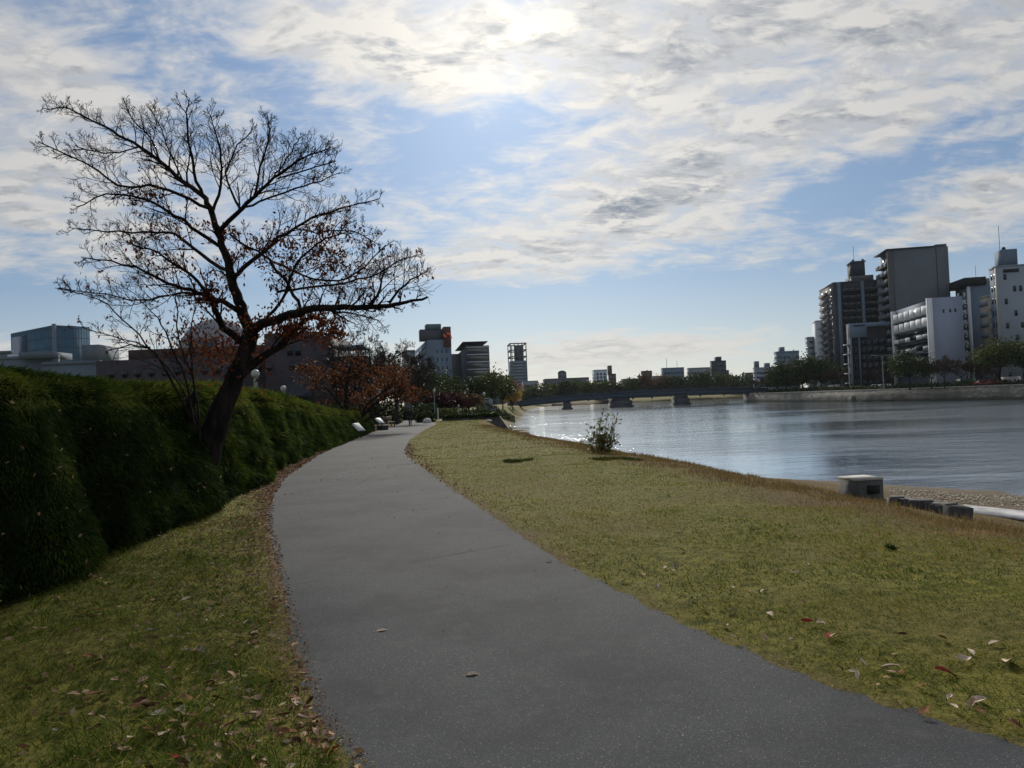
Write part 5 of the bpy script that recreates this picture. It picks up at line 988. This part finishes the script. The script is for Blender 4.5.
# finer litter nobody could count
rng = np.random.default_rng(99); n_ = 9000; Y = 2.6+rng.random(n_)**1.5*33; l,r = pathlr(Y); X = l+.04-np.abs(rng.normal(size=n_))*(.16+.22*vnoise(Y,0*Y,1.1,61)); 
Y2 = 30+rng.random(2500)*40; l2,_ = pathlr(Y2); X2 = l2-rng.random(2500)*3.2; Y3 = 2.6+rng.random(900)**1.3*30; _,r3 = pathlr(Y3); X3 = r3+np.abs(rng.normal(size=900))*.22; Y4 = 2.7+rng.random(2200)*8; l4,_ = pathlr(Y4); X4 = l4-rng.random(2200)*2.0*(rng.random(2200)**.5)
X = np.r_[X,X2,X3,X4]; Y = np.r_[Y,Y2,Y3,Y4]; P_ = np.stack([X,Y,ground(X,Y)+.015+.02*rng.random(len(X))],1); d_ = rng.normal(size=P_.shape); d_[:,2] *= .25
V,F,rn = leaves(P_,.018*np.clip(Y/5,.8,4.5),.5,d_,0,rng,0.); o = mk('leaf_litter',V,F,leafmat('litter',[(.05,.03,.018),(.14,.075,.04),(.26,.18,.12),(.36,.28,.20),(.22,.05,.03)],.8,.1),rnd=rn); props(o,'fine brown litter and crumbs along the path edges','leaf litter',kind='stuff')
n_ = 900; Y4 = 2.7+rng.random(n_)**1.4*12; l4,_ = pathlr(Y4); X4 = l4-np.abs(rng.normal(size=n_))*1.1; k_ = X4 > np.interp(Y4,HB[:,1],HB[:,0])+.1; X4,Y4 = X4[k_],Y4[k_]; P_ = np.stack([X4,Y4,ground(X4,Y4)+.025],1); d_ = rng.normal(size=P_.shape); d_[:,2] *= .2
V,F,rn = leaves(P_,.048,.5,d_,0,rng,0.); o = mk('leaf_litter',V,F,leafmat('litter_leaf',[(.06,.035,.02),(.15,.08,.045),(.27,.18,.12),(.36,.28,.20)],.9,.15),rnd=rn); props(o,'broken brown leaves sunk in the grass left of the path','leaf litter',kind='stuff')
n_ = 170; Y = 2.8+rng.random(n_)**1.3*22; l,r = pathlr(Y); X = l+(r-l)*rng.random(n_); P_ = np.stack([X,Y,-SL*Y+.022],1); d_ = rng.normal(size=P_.shape); d_[:,2] = 0
V,F,rn = leaves(P_,.016*np.clip(Y/5,.8,3),.25,d_,0,rng,0.); o = mk('path_crumbs',V,F,MATS['litter'],rnd=rn); props(o,'tiny straw bits scattered over the asphalt','crumbs',kind='stuff')
# ------------------------------------------------------------ haze
V = [(a,b_,c) for c in (-8.,80.) for b_ in (-80.,950.) for a in (-520.,420.)]
hm = bpy.data.materials.new('haze_air'); hm.use_nodes = True; q = hm.node_tree; q.nodes.clear(); pv = q.nodes.new('ShaderNodeVolumePrincipled'); oo = q.nodes.new('ShaderNodeOutputMaterial'); q.links.new(pv.outputs[0],oo.inputs['Volume'])
pv.inputs['Density'].default_value = .00005; pv.inputs['Color'].default_value = (.82,.90,1,1); pv.inputs['Anisotropy'].default_value = .0
o = mk('haze',V,BOXF,hm); o['kind'] = 'stuff'; o['label'] = 'thin pale blue haze over the river and city'
